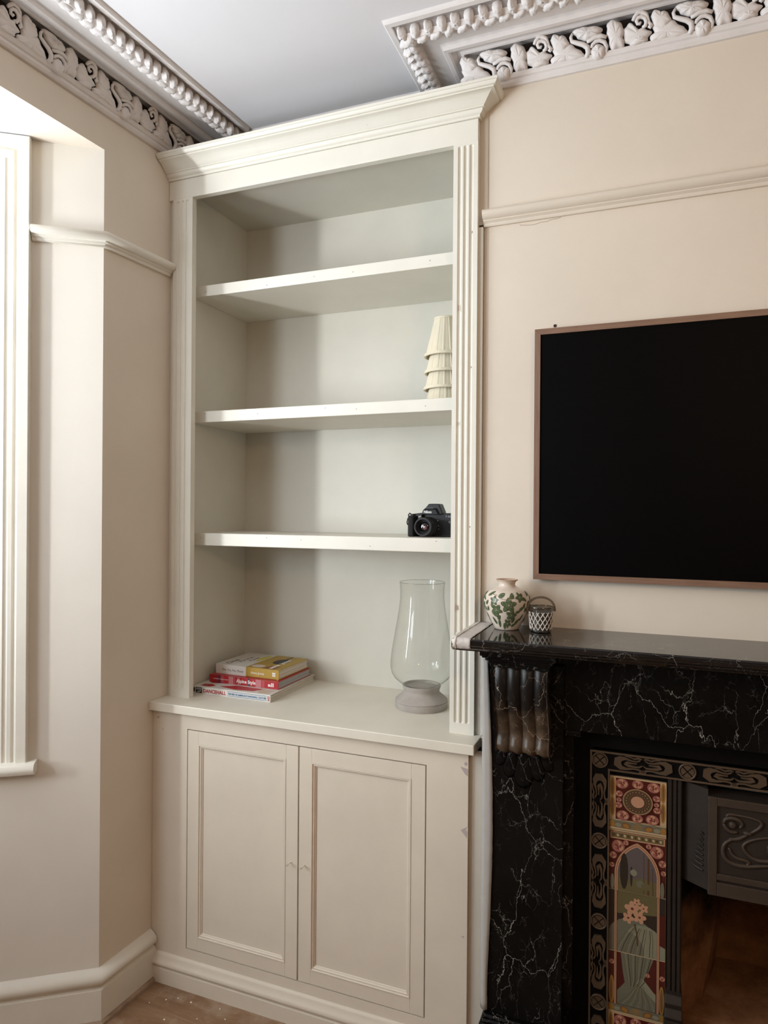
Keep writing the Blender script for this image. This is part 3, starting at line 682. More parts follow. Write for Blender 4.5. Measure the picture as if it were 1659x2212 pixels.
# paint chips on the cabinet stile and the right pilaster
chipm = flat('lilac_undercoat_chip', (.44, .38, .36), .7)
for pts in ([(.949, .846), (.9705, .842), (.9705, .822), (.963, .826)], [(.960, .857), (.966, .861), (.970, .857), (.968, .850), (.962, .850)], [(.951, .672), (.969, .652), (.9705, .668), (.966, .676), (.9705, .684)], [(.955, .380), (.962, .384), (.963, .376)], [(-.085, .860), (-.070, .866), (-.074, .856)], [(-.060, .820), (-.058, .830), (-.056, .820)]):
    MB().add([(x, YD-.0003, z) for x, z in pts], [list(range(len(pts)))]).build('paint_chip', chipm, cab)
chip2 = flat('brown_paint_chip', (.38, .27, .20), .7)
for x, z, w_, h_ in ((.9185, 2.115, .0035, .019), (.9560, 2.330, .003, .009), (.9185, 1.790, .0035, .012), (.9560, 1.500, .003, .006), (.9200, 1.265, .006, .016), (.9560, 1.950, .003, .007)):
    MB().add([(x-w_/2, -.0003, z), (x+w_/2, -.0003, z+.002), (x+w_/2, -.0003, z+h_-.003), (x, -.0003, z+h_), (x-w_/2, -.0003, z+h_-.002)], [(0, 1, 2, 3, 4)]).build('paint_chip', chip2, bk)

# ------------------------------------------------------------------ cast iron insert
ins = empty('fireplace_insert', (1.72, 0, 0)); tag(ins, 'cast iron fireplace insert with scrolled border, tiled cheek and hood', 'fireplace insert')
IX0, IX1, IZ = 1.2885, 2.1515, .929; BWD = .049; YF = -.030
def ubox(m, a, b, y0, y1):       # U shaped band between insets a and b from the outer edge
    m.box(IX0+a, IX0+b, y0, y1, 0, IZ-a); m.box(IX1-b, IX1-a, y0, y1, 0, IZ-a); m.box(IX0+b, IX1-b, y0, y1, IZ-b, IZ-a)
m = MB(); ubox(m, 0, BWD, -.0245, .02); bandp = m.build('border_band', 'iron_black', ins)
m = MB(); ubox(m, .0, .005, YF-.001, -.0245); ubox(m, BWD-.0045, BWD, YF, -.0245); m.build('border_rim', 'iron', ins, bevel=.001)
def rosette():
    m = MB(); R = .0200
    m.lathe([(.0165, 0), (.0165, .0050), (.0175, .0058), (.0195, .0058), (.0205, .0050), (.0205, 0)], n=28)
    for q in range(4):
        a0 = PI/4+q*PI/2; pts = []
        dd = .0011
        for k in range(9):
            a = a0+.09+(PI/2-.18)*k/8; pts.append((.0152*math.cos(a), .0152*math.sin(a)))
        am = a0+PI/4; pts.append((dd*1.6*math.cos(am), dd*1.6*math.sin(am)))
        m.prism(pts, 'z', 0, .0052)
    return m.xf(Matrix.Rotation(PI/2, 4, 'X'))
rosm = rosette(); me_r = bpy.data.meshes.new('rosette'); me_r.from_pydata(rosm.v, [], rosm.f); me_r.materials.append(M['iron'])
def scroll_relief():
    m = MB(); h = -.0055
    for sx in (-1, 1):
        X = lambda pts: [(sx*a, b) for a, b in pts]
        m.ribbon(X([(0, -.0175), (.010, -.0120), (.022, -.0110), (.038, -.0135), (.052, -.0120), (.0610, -.003), (.0600, .006), (.052, .0115), (.040, .0125), (.026, .0085), (.014, .0080), (.006, .0120)]),
                 [.006, .0036, .0034, .0055, .011, .0185, .0185, .0125, .006, .0034, .003, .0034], h, 0)
        m.ribbon(X([(.001, -.001), (.008, -.0055), (.020, -.0060), (.034, -.0045), (.042, -.001), (.038, .0035), (.026, .0025), (.014, .0028)]), [.002, .0034, .004, .0066, .0082, .0066, .0036, .0026], h, 0)
        m.ribbon(X([(.002, .0150), (.010, .0170), (.020, .0140), (.030, .0175), (.042, .0195)]), [.003, .0045, .0034, .003, .004], h, 0)
    m.prism([(-.009, -.0200), (.009, -.0200), (.004, -.0130), (-.004, -.0130)], 'y', h, 0)
    return m
srm = scroll_relief(); me_s = bpy.data.meshes.new('scroll_relief'); me_s.from_pydata(srm.v, [], srm.f); me_s.materials.append(M['iron'])
def fixn(me):
    import bmesh as _b
    bm = _b.new(); bm.from_mesh(me); _b.ops.recalc_face_normals(bm, faces=bm.faces); bm.to_mesh(me); bm.free()
fixn(me_r); fixn(me_s)
PX = .2075; cxl = IX0+BWD/2; czt = IZ-BWD/2
for i in range(5): link('rosette', me_r, ins, (cxl+PX*i, -.0245, czt))
for i in range(4): link('scroll_relief', me_s, ins, (cxl+PX*(i+.5), -.0245, czt))
for i in range(1, 5):
    for x in (cxl, IX1-BWD/2): link('rosette', me_r, ins, (x, -.0245, czt-.2095*i))
for i in range(4):
    for x in (cxl, IX1-BWD/2): link('scroll_relief', me_s, ins, (x, -.0245, czt-.2095*(i+.5)), rot=(0, -PI/2, 0))
# tiled cheeks
col = {}
def tm(n, c): col[n] = flat('glaze_'+n, tuple(q*.78 for q in c), .16); return n
tm('cream', (.56, .40, .22)); tm('peach', (.58, .31, .185)); tm('rose', (.37, .13, .105)); tm('rosed', (.17, .035, .025)); tm('maroon', (.085, .016, .011))
tm('gold', (.36, .18, .04)); tm('olive', (.15, .125, .055)); tm('sage', (.17, .165, .115)); tm('sagel', (.26, .255, .175)); tm('dark', (.035, .026, .020)); tm('dusk', (.13, .105, .10)); tm('brown', (.11, .055, .03)); tm('line', (.20, .10, .05))
CN = list(col); CM = [col[n] for n in CN]
class Art(MB):
    def __init__(s, x0, z0, w_, h_, y): super().__init__(); s.a = (x0, z0, w_, h_, y); s.k = 0
    def poly(s, pts, c, clip=True):
        x0, z0, w_, h_, y = s.a; s.m = CN.index(c); s.k += 1
        P = [(x0+w_*min(1, max(0, p[0])), z0+h_*min(1, max(0, p[1]))) for p in pts]
        s.add([(a, y-.00002*s.k, b) for a, b in P], [list(range(len(P)))]); return s
    def ell(s, cx, cz, rx, rz, c, n=20, a0=0, a1=2*PI, rot=0):
        pts = []
        for k in range(n):
            a = a0+(a1-a0)*k/(n if a1-a0 > 6.2 else n-1); x, z = rx*math.cos(a), rz*math.sin(a)
            pts.append((cx+x*math.cos(rot)-z*math.sin(rot), cz+x*math.sin(rot)+z*math.cos(rot)))
        return s.poly(pts, c)
    def line(s, pts, wd, c):
        for (a, b), (d, e) in zip(pts, pts[1:]):
            L = math.hypot(d-a, e-b) or 1; nx, nz = -(e-b)/L*wd/2, (d-a)/L*wd/2
            s.poly([(a+nx, b+nz), (d+nx, e+nz), (d-nx, e-nz), (a-nx, b-nz)], c)
            s.k -= 1
        s.k += 1; return s
    def rose(s, cx, cz, r, rnd):
        s.ell(cx, cz, r, r*.85, 'rose', 12)
        for q in range(6):
            a = q*PI/3+rnd.random(); s.ell(cx+r*.55*math.cos(a), cz+r*.48*math.sin(a), r*.40, r*.28, 'peach' if q % 2 else 'rose', 9, rot=a+1.4)
            s.ell(cx+r*.36*math.cos(a+.5), cz+r*.33*math.sin(a+.5), r*.22, r*.10, 'rosed', 7, rot=a+1.9)
        s.ell(cx, cz, r*.24, r*.2, 'rosed', 8); s.ell(cx+.1*r, cz+.05*r, r*.12, r*.09, 'peach', 7)
def border_foot(A, z0, z1):
    rnd = random.Random(3); h = z1-z0; zc = (z0+z1)/2
    A.poly([(0, z0), (1, z0), (1, z1), (0, z1)], 'sage')
    for q in range(9):
        a = PI*(.06+.88*q/8); A.poly([(.5, z0+.15*h), (.5+.115*math.cos(a)-.012, z0+h*(.2+.75*math.sin(a))), (.5+.115*math.cos(a)+.012, z0+h*(.2+.75*math.sin(a)))], 'gold')
    for sx in (-1, 1):
        A.ell(.5+sx*.2, zc, .085, h*.38, 'line', 12, rot=sx*.3); A.ell(.5+sx*.2, zc, .06, h*.24, 'gold', 12, rot=sx*.3)
        A.ell(.5+sx*.34, zc, .07, h*.32, 'line', 14); A.ell(.5+sx*.34, zc, .06, h*.26, 'sagel', 14)
        A.ell(.5+sx*.45, zc, .05, h*.45, 'gold', 10)
def tile_medallion(A, z0=.0):
    rnd = random.Random(5)
    A.poly([(0, 0), (1, 0), (1, 1), (0, 1)], 'cream')
    for x in (.055, .945):
        for zc in (.80, .42):
            A.ell(x, zc, .045, .19, 'gold', 14); A.ell(x, zc, .018, .15, 'line', 10)
    A.poly([(.10, .17), (.90, .17), (.90, .985), (.10, .985)], 'peach'); A.poly([(.11, .18), (.89, .18), (.89, .98), (.11, .98)], 'maroon')
    for x, z, r in ((.22, .88, .115), (.5, .90, .10), (.78, .88, .115), (.17, .68, .07), (.83, .68, .07), (.16, .46, .07), (.84, .46, .07), (.24, .27, .115), (.5, .25, .10), (.76, .27, .115), (.17, .57, .05), (.83, .57, .05)): A.rose(x, z, r, rnd)
    A.ell(.5, .575, .265, .245, 'peach', 32); A.ell(.5, .575, .253, .234, 'olive', 32); A.ell(.5, .575, .235, .217, 'brown', 32)
    for q in range(22):
        a = 2*PI*q/22; A.ell(.5+.20*math.cos(a), .575+.185*math.sin(a), .009, .009, 'cream', 5); A.ell(.5+.155*math.cos(a+.15), .575+.143*math.sin(a+.15), .010, .014, 'olive', 5)
    A.ell(.5, .575, .118, .109, 'peach', 28)
    border_foot(A, .0, .165)
    A.poly([(0, 0), (1, 0), (1, .03), (0, .03)], 'cream')
def ogee(hw, zs, zt, n=14):
    c = hw*.75; R = hw+c; H = math.sqrt(R*R-c*c); a1 = math.acos(-c/R) if False else PI-math.acos(c/R)
    return [(c+R*math.cos(PI+(a1-PI)*k/n), zs+(zt-zs)*R*math.sin(PI+(a1-PI)*k/n)/H) for k in range(n)]+[(0, zt)]
def arch_poly(hw, z0, zs, zt):
    L = ogee(hw, zs, zt); return [(.5-hw, z0)]+[(.5+x, z) for x, z in L]+[(.5-x, z) for x, z in L[-2::-1]]+[(.5+hw, z0)]
def tile_arch(A):
    rnd = random.Random(9)
    A.poly([(0, 0), (1, 0), (1, 1), (0, 1)], 'maroon')
    A.poly([(0, .965), (1, .965), (1, 1), (0, 1)], 'cream')
    A.poly([(.02, .84), (.98, .84), (.98, .955), (.02, .955)], 'peach'); A.poly([(.04, .86), (.96, .86), (.96, .945), (.04, .945)], 'olive')
    for q in range(14): A.ell(.09+.063*q, .902, .022, .026, 'cream' if q % 2 else 'brown', 7, rot=.6)
    for x, z, r in ((.16, .72, .12), (.84, .72, .12), (.07, .56, .07), (.94, .55, .07), (.05, .40, .05), (.96, .40, .05), (.30, .80, .05), (.70, .80, .05)): A.rose(x, z, r, rnd)
    A.poly(arch_poly(.405, 0, .28, .83), 'line'); A.poly(arch_poly(.395, 0, .28, .82), 'peach'); A.poly(arch_poly(.375, 0, .28, .795), 'rosed'); A.poly(arch_poly(.365, 0, .28, .785), 'peach'); A.poly(arch_poly(.345, 0, .28, .76), 'dusk')
    A.poly([(.155, 0), (.845, 0), (.845, .22), (.60, .26), (.35, .20), (.155, .24)], 'olive')
    A.ell(.27, .33, .075, .30, 'dark', 16); A.ell(.40, .26, .022, .17, 'dark', 12); A.ell(.44, .33, .06, .055, 'sagel', 14)
    A.line([(.70, 0), (.70, .60)], .035, 'brown'); A.line([(.62, 0), (.62, .68)], .012, 'brown'); A.line([(.78, 0), (.77, .45)], .014, 'brown')
    A.ell(.56, .16, .07, .06, 'sage', 12); A.ell(.66, .13, .09, .06, 'olive', 12)
    for x in (.06, .94): A.ell(x, .12, .035, .14, 'sage', 12)
def tile_mid(A):
    rnd = random.Random(21)
    A.poly([(0, 0), (1, 0), (1, 1), (0, 1)], 'dark')
    A.poly([(.1, .62), (.9, .70), (.9, 1), (.1, 1)], 'olive')
    # rounded hills in sage folds and a spray of pale blossom
    A.ell(.42, .18, .46, .40, 'sage', 24); A.ell(.62, .08, .40, .42, 'sagel', 24); A.ell(.30, .02, .34, .34, 'sage', 20)
    for k in range(13): A.line([(.12+.055*k, .0), (.18+.05*k, .14), (.28+.042*k, .30), (.40+.03*k, .44)], .010, ('olive', 'sagel', 'dark')[k % 3])
    for x, z, r in ((.42, .74, .13), (.55, .62, .11), (.35, .58, .10), (.62, .78, .08), (.50, .86, .07)):
        for q in range(5):
            a = q*2*PI/5+x*7; A.ell(x+r*.6*math.cos(a), z+r*.5*math.sin(a), r*.5, r*.36, 'peach', 10, rot=a)
        A.ell(x, z, r*.22, r*.18, 'rosed', 8)
    A.line([(.46, .50), (.50, .35), (.52, .15)], .02, 'brown')
    A.poly([(.86, .25), (1, .2), (1, .75), (.88, .70)], 'maroon')
    for x in (.125, .875): A.line([(x, 0), (x, 1)], .045, 'line'); A.line([(x, 0), (x, 1)], .034, 'peach'); A.line([(x, 0), (x, 1)], .008, 'rosed')
def tile_low(A):
    A.poly([(0, 0), (1, 0), (1, 1), (0, 1)], 'maroon')
    A.poly([(.16, .14), (.84, .14), (.84, .44), (.52, .60), (.30, .52), (.16, .36)], 'sage')
    A.poly([(.22, 1), (.80, 1), (.70, .74), (.55, .52), (.32, .40), (.26, .70)], 'sage')
    A.poly([(.50, .56), (.84, .30), (.84, .42), (.60, .66)], 'sagel')
    for k in range(12): A.line([(.26+.045*k, 1), (.30+.036*k, .78), (.34+.028*k, .60), (.36+.018*k, .48)], .010, ('olive', 'sagel', 'dark')[k % 3])
    for k in range(10): A.line([(.18+.07*k, .15), (.32+.05*k, .28), (.42+.03*k, .40), (.50+.015*k, .50)], .009, ('olive', 'sagel')[k % 2])
    A.rose(.06, .82, .05, random.Random(2)); A.rose(.95, .72, .05, random.Random(6)); A.rose(.70, .72, .04, random.Random(7))
    for x in (.06, .94): A.ell(x, .36, .05, .24, 'gold', 16); A.ell(x, .36, .022, .19, 'line', 12)
    for x in (.125, .875): A.line([(x, .14), (x, 1)], .045, 'line'); A.line([(x, .14), (x, 1)], .034, 'peach'); A.line([(x, .14), (x, 1)], .008, 'rosed')
    border_foot(A, .0, .14); A.poly([(0, 0), (1, 0), (1, .02), (0, .02)], 'cream')
glz = flat('glaze_body', (.50, .36, .22), .15)
TYF = -.0205
def cheek(x0, x1):
    MB().box(x0-.006, x1+.006, TYF+.008, .02, .02, .876).build('tile_backing', 'iron_black', ins)
    zs = [.866, .7312, .574, .4156, .2577, .10]
    for i, fn in enumerate((tile_medallion, tile_arch, tile_mid, tile_low, tile_medallion)):
        a, b = zs[i+1]+.0006, zs[i]-.0006
        t = MB().box(x0, x1, TYF, TYF+.008, a, b).build('tile', glz, ins, bevel=.0008)
        A = Art(x0+.0006, a+.0006, x1-x0-.0012, b-a-.0012, TYF-.0001); fn(A)
        p = A.build('glazed_picture', CM, t)
        p['label'] = ['rose medallion glaze', 'pointed arch glaze with roses', 'blossom and folded hills glaze', 'sage folds glaze with gold wings', 'lower rose medallion glaze'][i]
cheek(1.3365, 1.4735); cheek(1.9665, 2.1035)
# fluted iron uprights, feet
for x0 in (1.4755, 1.9305):
    m = MB().box(x0, x0+.034, -.018, .02, .02, .88)
    for k in range(3): m.box(x0+.002+.011*k, x0+.0095+.011*k, -.0245, -.018, .345, .88)
    m.build('upright', 'iron_hood', ins, bevel=.001)
    m = MB().box(x0-.006, x0+.038, -.05, .02, .02, .29).prism([(-.05, .29), (-.058, .302), (-.05, .315), (-.046, .318), (-.050, .332), (-.038, .348), (.02, .348), (.02, .29)], 'x', x0-.004, x0+.036)
    m.build('foot_block', 'iron_hood', ins, bevel=.002)
# hood
HX0, HX1 = 1.566, 1.874
m = MB().box(HX0, HX1, -.046, .01, .622, .8595)
m2 = MB()
for a, b, c, d in ((HX0, HX0+.020, .622, .8595), (HX1-.020, HX1, .622, .8595), (HX0+.02, HX1-.02, .839, .8595), (HX0+.02, HX1-.02, .661, .676), (HX0+.02, HX1-.02, .622, .655)): m2.box(a, b, -.052, -.046, c, d)
hood = MB().prism([(-.0465, .622), (-.0465, .8595), (.012, .8595), (.012, .622)], 'x', HX0, HX1).build('hood', 'iron_hood', ins)
m2.build('hood_frame', 'iron_mid', hood, bevel=.0015)
for sg, xa, xb in ((1, 1.511, HX0), (-1, 1.929, HX1)):
    m = MB().prism([(xa, -.006), (xb, -.044), (xb, .01), (xa, .012)], 'z', .628, .874)
    m.build('hood_cheek', 'iron_hood', hood)
    for k in range(8):
        z = .672+.0125*k; wd = .026*(1-k/9); xm = xb-sg*.010
        p0 = Vector((xm-sg*wd, -.014-.034*((xm-sg*wd)-xa)/(xb-xa)+.0, z+.006)); p1 = Vector((xm, -.010-.034*(xm-xa)/(xb-xa), z))
        p0.y = -.006-.038*(p0.x-xa)/(xb-xa)-.001; p1.y = -.006-.038*(p1.x-xa)/(xb-xa)-.001
        MB().tube([p0, (p0+p1)/2+Vector((0, -.0015, 0)), p1], [.002, .0042, .003], 6).build('rib', 'iron_hood', hood)
def rel(pts, r, nm, fl=.6):
    n_ = len(pts); rr = r if isinstance(r, list) else [r*(.75+.25*math.sin(PI*i/(n_-1))) for i in range(n_)]
    # smooth the polyline
    P = [Vector((p[0], -.0475, p[1])) for p in pts]; Q = []; R2 = []
    for i in range(n_-1):
        a = P[max(i-1, 0)]; b = P[i]; c = P[i+1]; d = P[min(i+2, n_-1)]
        for s in range(4):
            t = s/4; Q.append(.5*((2*b)+(c-a)*t+(2*a-5*b+4*c-d)*t*t+(3*b-a-3*c+d)*t**3)); R2.append(rr[i]*(1-t)+rr[i+1]*t)
    Q.append(P[-1]); R2.append(rr[-1])
    MB().tube(Q, R2, 8, up=(0, 1, 0)).build(nm, 'iron_mid', hood, smooth='all')
for mir in (0, 1):
    F = (lambda pts: pts) if not mir else (lambda pts: [(2*1.72-x, z) for x, z in pts])
    rel(F([(1.606, .815), (1.612, .822), (1.640, .8225), (1.668, .8195), (1.681, .812), (1.676, .800), (1.662, .788), (1.652, .781)]), [.003, .0035, .003, .003, .0045, .0045, .0035, .003], 'stem')
    rel(F([(1.652, .780), (1.640, .772), (1.634, .768), (1.622, .764), (1.612, .764)]), [.003, .0042, .005, .0042, .003], 'stem')
    rel(F([(1.624, .766), (1.606, .754), (1.599, .738), (1.601, .720), (1.612, .708), (1.634, .703), (1.660, .706), (1.690, .713), (1.715, .716)]), [.003, .0045, .005, .0055, .006, .006, .005, .004, .003], 'stem')
    rel(F([(1.612, .742), (1.618, .728), (1.630, .720), (1.646, .718), (1.656, .714), (1.650, .708)]), [.003, .004, .0048, .0045, .004, .0025], 'stem')
    rel(F([(1.712, .732), (1.690, .724), (1.668, .724), (1.652, .733), (1.642, .748), (1.648, .760), (1.666, .771), (1.690, .779), (1.716, .784)]), [.004, .005, .005, .0045, .004, .0038, .0035, .003, .003], 'stem')
    rel(F([(1.600, .799), (1.604, .809), (1.616, .814), (1.632, .812), (1.640, .803), (1.634, .793)]), [.0035, .005, .0055, .005, .0045, .003], 'petal')
    rel(F([(1.600, .798), (1.606, .787), (1.617, .781), (1.630, .782)]), [.0035, .005, .005, .003], 'petal')
    p = F([(1.619, .798)])[0]
    vs, f2 = pillow(outline(lobed(0, 0, .0095, 3, .15, 1, 1), 16), .009, 4, base=-.002); MB().add(vs, f2).xf(Matrix.Translation((p[0], -.0465, p[1])) @ Matrix.Rotation(PI/2, 4, 'X')).build('rose_heart', 'iron_mid', hood, smooth='all')
    p = F([(1.652, .784)])[0]
    vs, f2 = pillow(outline(lobed(0, 0, .010, 2, .2, 1.1, .6), 16), .008, 4, base=-.002); MB().add(vs, f2).xf(Matrix.Translation((p[0], -.0465, p[1])) @ Matrix.Rotation(PI/2, 4, 'X')).build('calyx', 'iron_mid', hood, smooth='all')
    vs, f2 = pillow(outline(lobed(0, 0, .016, 5, .2, 1, 1), 20), .008, 4, base=-.002); p = F([(1.706, .752)])[0]; MB().add(vs, f2).xf(Matrix.Translation((p[0], -.0465, p[1])) @ Matrix.Rotation(PI/2, 4, 'X')).build('bloom', 'iron_mid', hood, smooth='all')
# firebox lining: splayed cheeks, sloping back
fb = empty('firebox', (1.72, .2, 0)); tag(fb, 'sooty rust coloured firebrick lining inside the fireplace opening', 'firebox')
m = MB().add([(1.511, .0205, .0), (1.585, .30, .0), (1.640, .20, .66), (1.511, .0205, .84), (1.490, .0205, 0), (1.490, .33, 0), (1.49, .33, .84), (1.49, .0205, .84)],
             [(0, 1, 2, 3), (4, 5, 6, 7)]); m.build('firebrick_cheek', 'rust', fb)
m = MB().add([(1.929, .0205, .0), (1.855, .30, .0), (1.800, .20, .66), (1.929, .0205, .84)], [(3, 2, 1, 0)]); m.build('firebrick_cheek', 'rust', fb)
m = MB().add([(1.585, .30, 0), (1.855, .30, 0), (1.855, .30, .40), (1.585, .30, .40), (1.800, .20, .66), (1.640, .20, .66), (1.585, .30, .30)], [(0, 1, 2, 3), (3, 2, 4, 5)]); m.build('firebrick_back', 'rust', fb)
MB().box(1.512, 1.928, .0205, .34, 0, .27).build('grate_bed', 'rust', fb)
MB().box(1.505, 1.935, .021, .42, .84, .858).build('flue_throat', 'sootwall', fb)
MB().box(1.487, 1.953, .34, .43, 0, .84).build('flue_back', 'sootwall', fb)

# ------------------------------------------------------------------ books
def book(name, loc, rz, L, D, H, cov, pages, label, sag=.003):
    r = empty(name, loc, (0, 0, rz)); tag(r, label, 'book', 'stacked books')
    t = .0022
    m = MB().box(0, L, 0, D, 0, t).box(0, L, 0, D, H-t, H).box(0, L, 0, t*1.3, t, H-t)
    c = m.build('cover', cov, r, loc, (0, 0, rz), bevel=.0008)
    m = MB()
    nl = 5
    for k in range(nl):
        a = t+(H-2*t)*k/nl; b = t+(H-2*t)*(k+1)/nl; e = .0012*((k*37) % 3)
        m.box(sag, L-sag-e, t*1.3, D-sag-e, a, b-.0003)
    m.build('page_block', pages, r, loc, (0, 0, rz))
    return r
def on_spine(r, loc, rz, items, nm, mat):
    m = MB()
    for vs, fs in items: m.add(vs, fs)
    return m.build(nm, mat, r, loc, (0, 0, rz))
def spine_text(body, x, z, size, width=None, bold=0, shear=0, rot=0):
    vs, fs = text_mesh(body, size, bold=bold, shear=shear)
    x0 = min(v[0] for v in vs); w_ = text_w(vs); k = (width/w_) if width else 1
    z0 = min(v[1] for v in vs)
    if rot: return [(x-(v[1]), -.0003-v[2], z+(v[0]-x0)*k) for v in vs], fs
    return [(x+(v[0]-x0)*k, -.0003-v[2], z+v[1]) for v in vs], fs
def cover_text(body, x, y, H, size, width=None, bold=0, shear=0):       # baseline runs away from the spine
    vs, fs = text_mesh(body, size, bold=bold, shear=shear); x0 = min(v[0] for v in vs); w_ = text_w(vs); k = (width/w_) if width else 1
    return [(x-v[1], y+(v[0]-x0)*k, H+.0003+v[2]) for v in vs], fs
def rect_s(x0, x1, z0, z1, k=1): return [(x0, -.0001*k, z0), (x1, -.0001*k, z0), (x1, -.0001*k, z1), (x0, -.0001*k, z1)], [(0, 1, 2, 3)]
def poly_c(pts, H, k=1): return [(a, b, H+.0001*k) for a, b in pts], [list(range(len(pts)))]
cw = flat('book_white', (.66, .63, .58), .45); cpg = paint('book_pages', (.66, .60, .52), .8, .06, 60, .3, 300)
cpi = flat('book_print_blush', (.62, .53, .47), .5); cmus = flat('book_mustard', (.42, .27, .045), .4); cred = flat('book_red', (.40, .018, .022), .35); cblu = flat('book_blue', (.045, .15, .29), .4)
cnav = flat('book_navy', (.035, .045, .11), .4); cpk = flat('book_pink_band', (.52, .19, .20), .4); cgr = flat('book_grey', (.33, .34, .35), .5); cblk = flat('book_black', (.02, .02, .02), .4); cbrn = flat('book_brown', (.26, .10, .04), .4); cyel = flat('book_yellow', (.60, .52, .08), .4); cwt = flat('book_lettering_white', (.8, .78, .75), .5)
# bottom: white music book
l3, r3 = (-.0335, .0628, .9152), -.002
b3 = book('book', l3, r3, .3085, .315, .0245, cw, cpg, 'wide white paperback with red and blue spine lettering, bottom of the stack')
b3['label'] = 'wide white book with red and blue spine lettering, bottom of the stack'
on_spine(b3, l3, r3, [spine_text('DANCEHALL', .044, .0066, .0165, .092, bold=.0004)], 'spine_title', cred)
on_spine(b3, l3, r3, [spine_text('THE RISE OF JAMAICAN DANCEHALL CULTURE', .143, .0088, .0088, .150, bold=.0003), rect_s(.141, .294, .0185, .0200, 3), rect_s(.141, .294, .0040, .0055, 3)], 'spine_subtitle', cblu)
on_spine(b3, l3, r3, [rect_s(.013, .039, .003, .022, 1), rect_s(.004, .010, .006, .020, 1)], 'spine_picture', cblk)
on_spine(b3, l3, r3, [rect_s(.015, .037, .014, .020, 2), ([(.016, -.0003, .005), (.026, -.0003, .0045), (.036, -.0003, .009), (.036, -.0003, .013), (.024, -.0003, .010)], [(0, 1, 2, 3, 4)])], 'spine_picture_light', cgr)
on_spine(b3, l3, r3, [spine_text('JAZZ', .3045, .0040, .0095, .0165, bold=.0003, rot=1)], 'spine_emblem', cred)
it = [poly_c([(.02, .015), (.06, .012), (.075, .030), (.05, .045), (.022, .04)], .0245), poly_c([(.09, .03), (.16, .012), (.23, .020), (.25, .055), (.14, .06)], .0245), poly_c([(.03, .06), (.28, .10), (.28, .20), (.02, .18)], .0245)]
on_spine(b3, l3, r3, it, 'cover_print', cred)
on_spine(b3, l3, r3, [poly_c([(.27, .12+.035*k), (.292, .125+.035*k), (.300, .145+.035*k), (.275, .140+.035*k)], .0245, 2) for k in range(5)], 'cover_print', cblk)
on_spine(b3, l3, r3, [poly_c([(.255+.008*k, .01), (.258+.008*k, .01), (.245+.012*k, .05), (.242+.012*k, .05)], .0245, 2) for k in range(5)], 'cover_print', cmus)
# middle: red book with tartan bands
l2, r2 = (-.0145, .1325, .9399), -.012
b2 = book('book', l2, r2, .2800, .226, .0265, cred, paint('book_pages_grey', (.42, .415, .41), .8, .06, 60, .3, 300), 'red book with pink tartan bands on its spine, middle of the stack', .002)
bands = [(.038, .046, cnav), (.050, .052, cpk), (.056, .058, cpk), (.080, .100, cpk), (.160, .166, cnav), (.190, .212, cpk), (.216, .218, cpk), (.222, .224, cpk), (.118, .124, cpk), (.104, .106, cpk)]
for a, b, mt_ in bands: on_spine(b2, l2, r2, [rect_s(a, b, .0004, .0262, 1)], 'tartan_band', mt_)
on_spine(b2, l2, r2, [spine_text('Alpine Style', .112, .0085, .0165, .078, bold=.0004), spine_text('n', .240, .008, .014, .010, bold=.001), rect_s(.252, .256, .007, .020, 3), rect_s(.258, .262, .007, .020, 3), spine_text('KATHRYN O\u2019SHEA-EVANS', .018, .0115, .0050, .060)], 'spine_title', cwt)
# top: half white, half mustard cookery book
l1, r1 = (-.0045, .1570, .9668), -.022
b1 = book('book', l1, r1, .2590, .206, .0325, cmus, cpg, 'half white half mustard cookery book, top of the stack', .003)
on_spine(b1, l1, r1, [rect_s(-.0002, .126, -.0002, .0327, 2), poly_c([(-.0002, -.0002), (.126, -.0002), (.126, .2062), (-.0002, .2062)], .0325, 1), ([(-.0003, -.0002, 0), (-.0003, .206, 0), (-.0003, .206, .0325), (-.0003, -.0002, .0325)], [(0, 1, 2, 3)])], 'white_half', cw)
on_spine(b1, l1, r1, [spine_text('One', .026, .0115, .0125, .0175), spine_text('Pot, Pan, Planet', .050, .0110, .0115, .066, shear=.0), cover_text('One', .045, .020, .0325, .034, .065, shear=.2), cover_text('Pot, Pan,', .068, .060, .0325, .020, .085), cover_text('Planet', .092, .085, .0325, .020, .06)], 'title', flat('book_ink', (.13, .11, .10), .5))
on_spine(b1, l1, r1, [spine_text('Anna Jones', .146, .0110, .0125, .054)], 'author', cwt)
on_spine(b1, l1, r1, [rect_s(.233+.0065*i, .2385+.0065*i, .0095+.0075*j, .0155+.0075*j, 4) for i in range(2) for j in range(2)], 'publisher_mark', cwt)
el = lambda cx, cy, rx, ry, n=20: [(cx+rx*math.cos(2*PI*k/n), cy+ry*math.sin(2*PI*k/n)) for k in range(n)]
on_spine(b1, l1, r1, [poly_c(el(.198, .118, .028, .040), .0325, 2), poly_c([(.192, .150), (.200, .150), (.204, .196), (.194, .198)], .0325, 2)], 'cover_pan', cblk)
on_spine(b1, l1, r1, [poly_c(el(.158, .030, .026, .020), .0325, 2)], 'cover_bowl', cpi)
on_spine(b1, l1, r1, [poly_c([(.180, .012), (.236, .004), (.240, .050), (.200, .050)], .0325, 2)], 'cover_shape', cbrn)
on_spine(b1, l1, r1, [poly_c(el(.110, .140, .013, .050), .0325, 3)], 'cover_leaf', cyel)
on_spine(b1, l1, r1, [cover_text('anna', .222, .012, .0327, .024, .060, bold=.0004), cover_text('jones', .222, .086, .0327, .024, .064, bold=.0004)], 'cover_author', cwt)
rp = [(.250, .010, .003), (.257, -.006, .000), (.262, -.016, -.012), (.258, -.022, -.028), (.246, -.030, -.0415), (.236, -.046, -.0508), (.222, -.060, -.0508)]
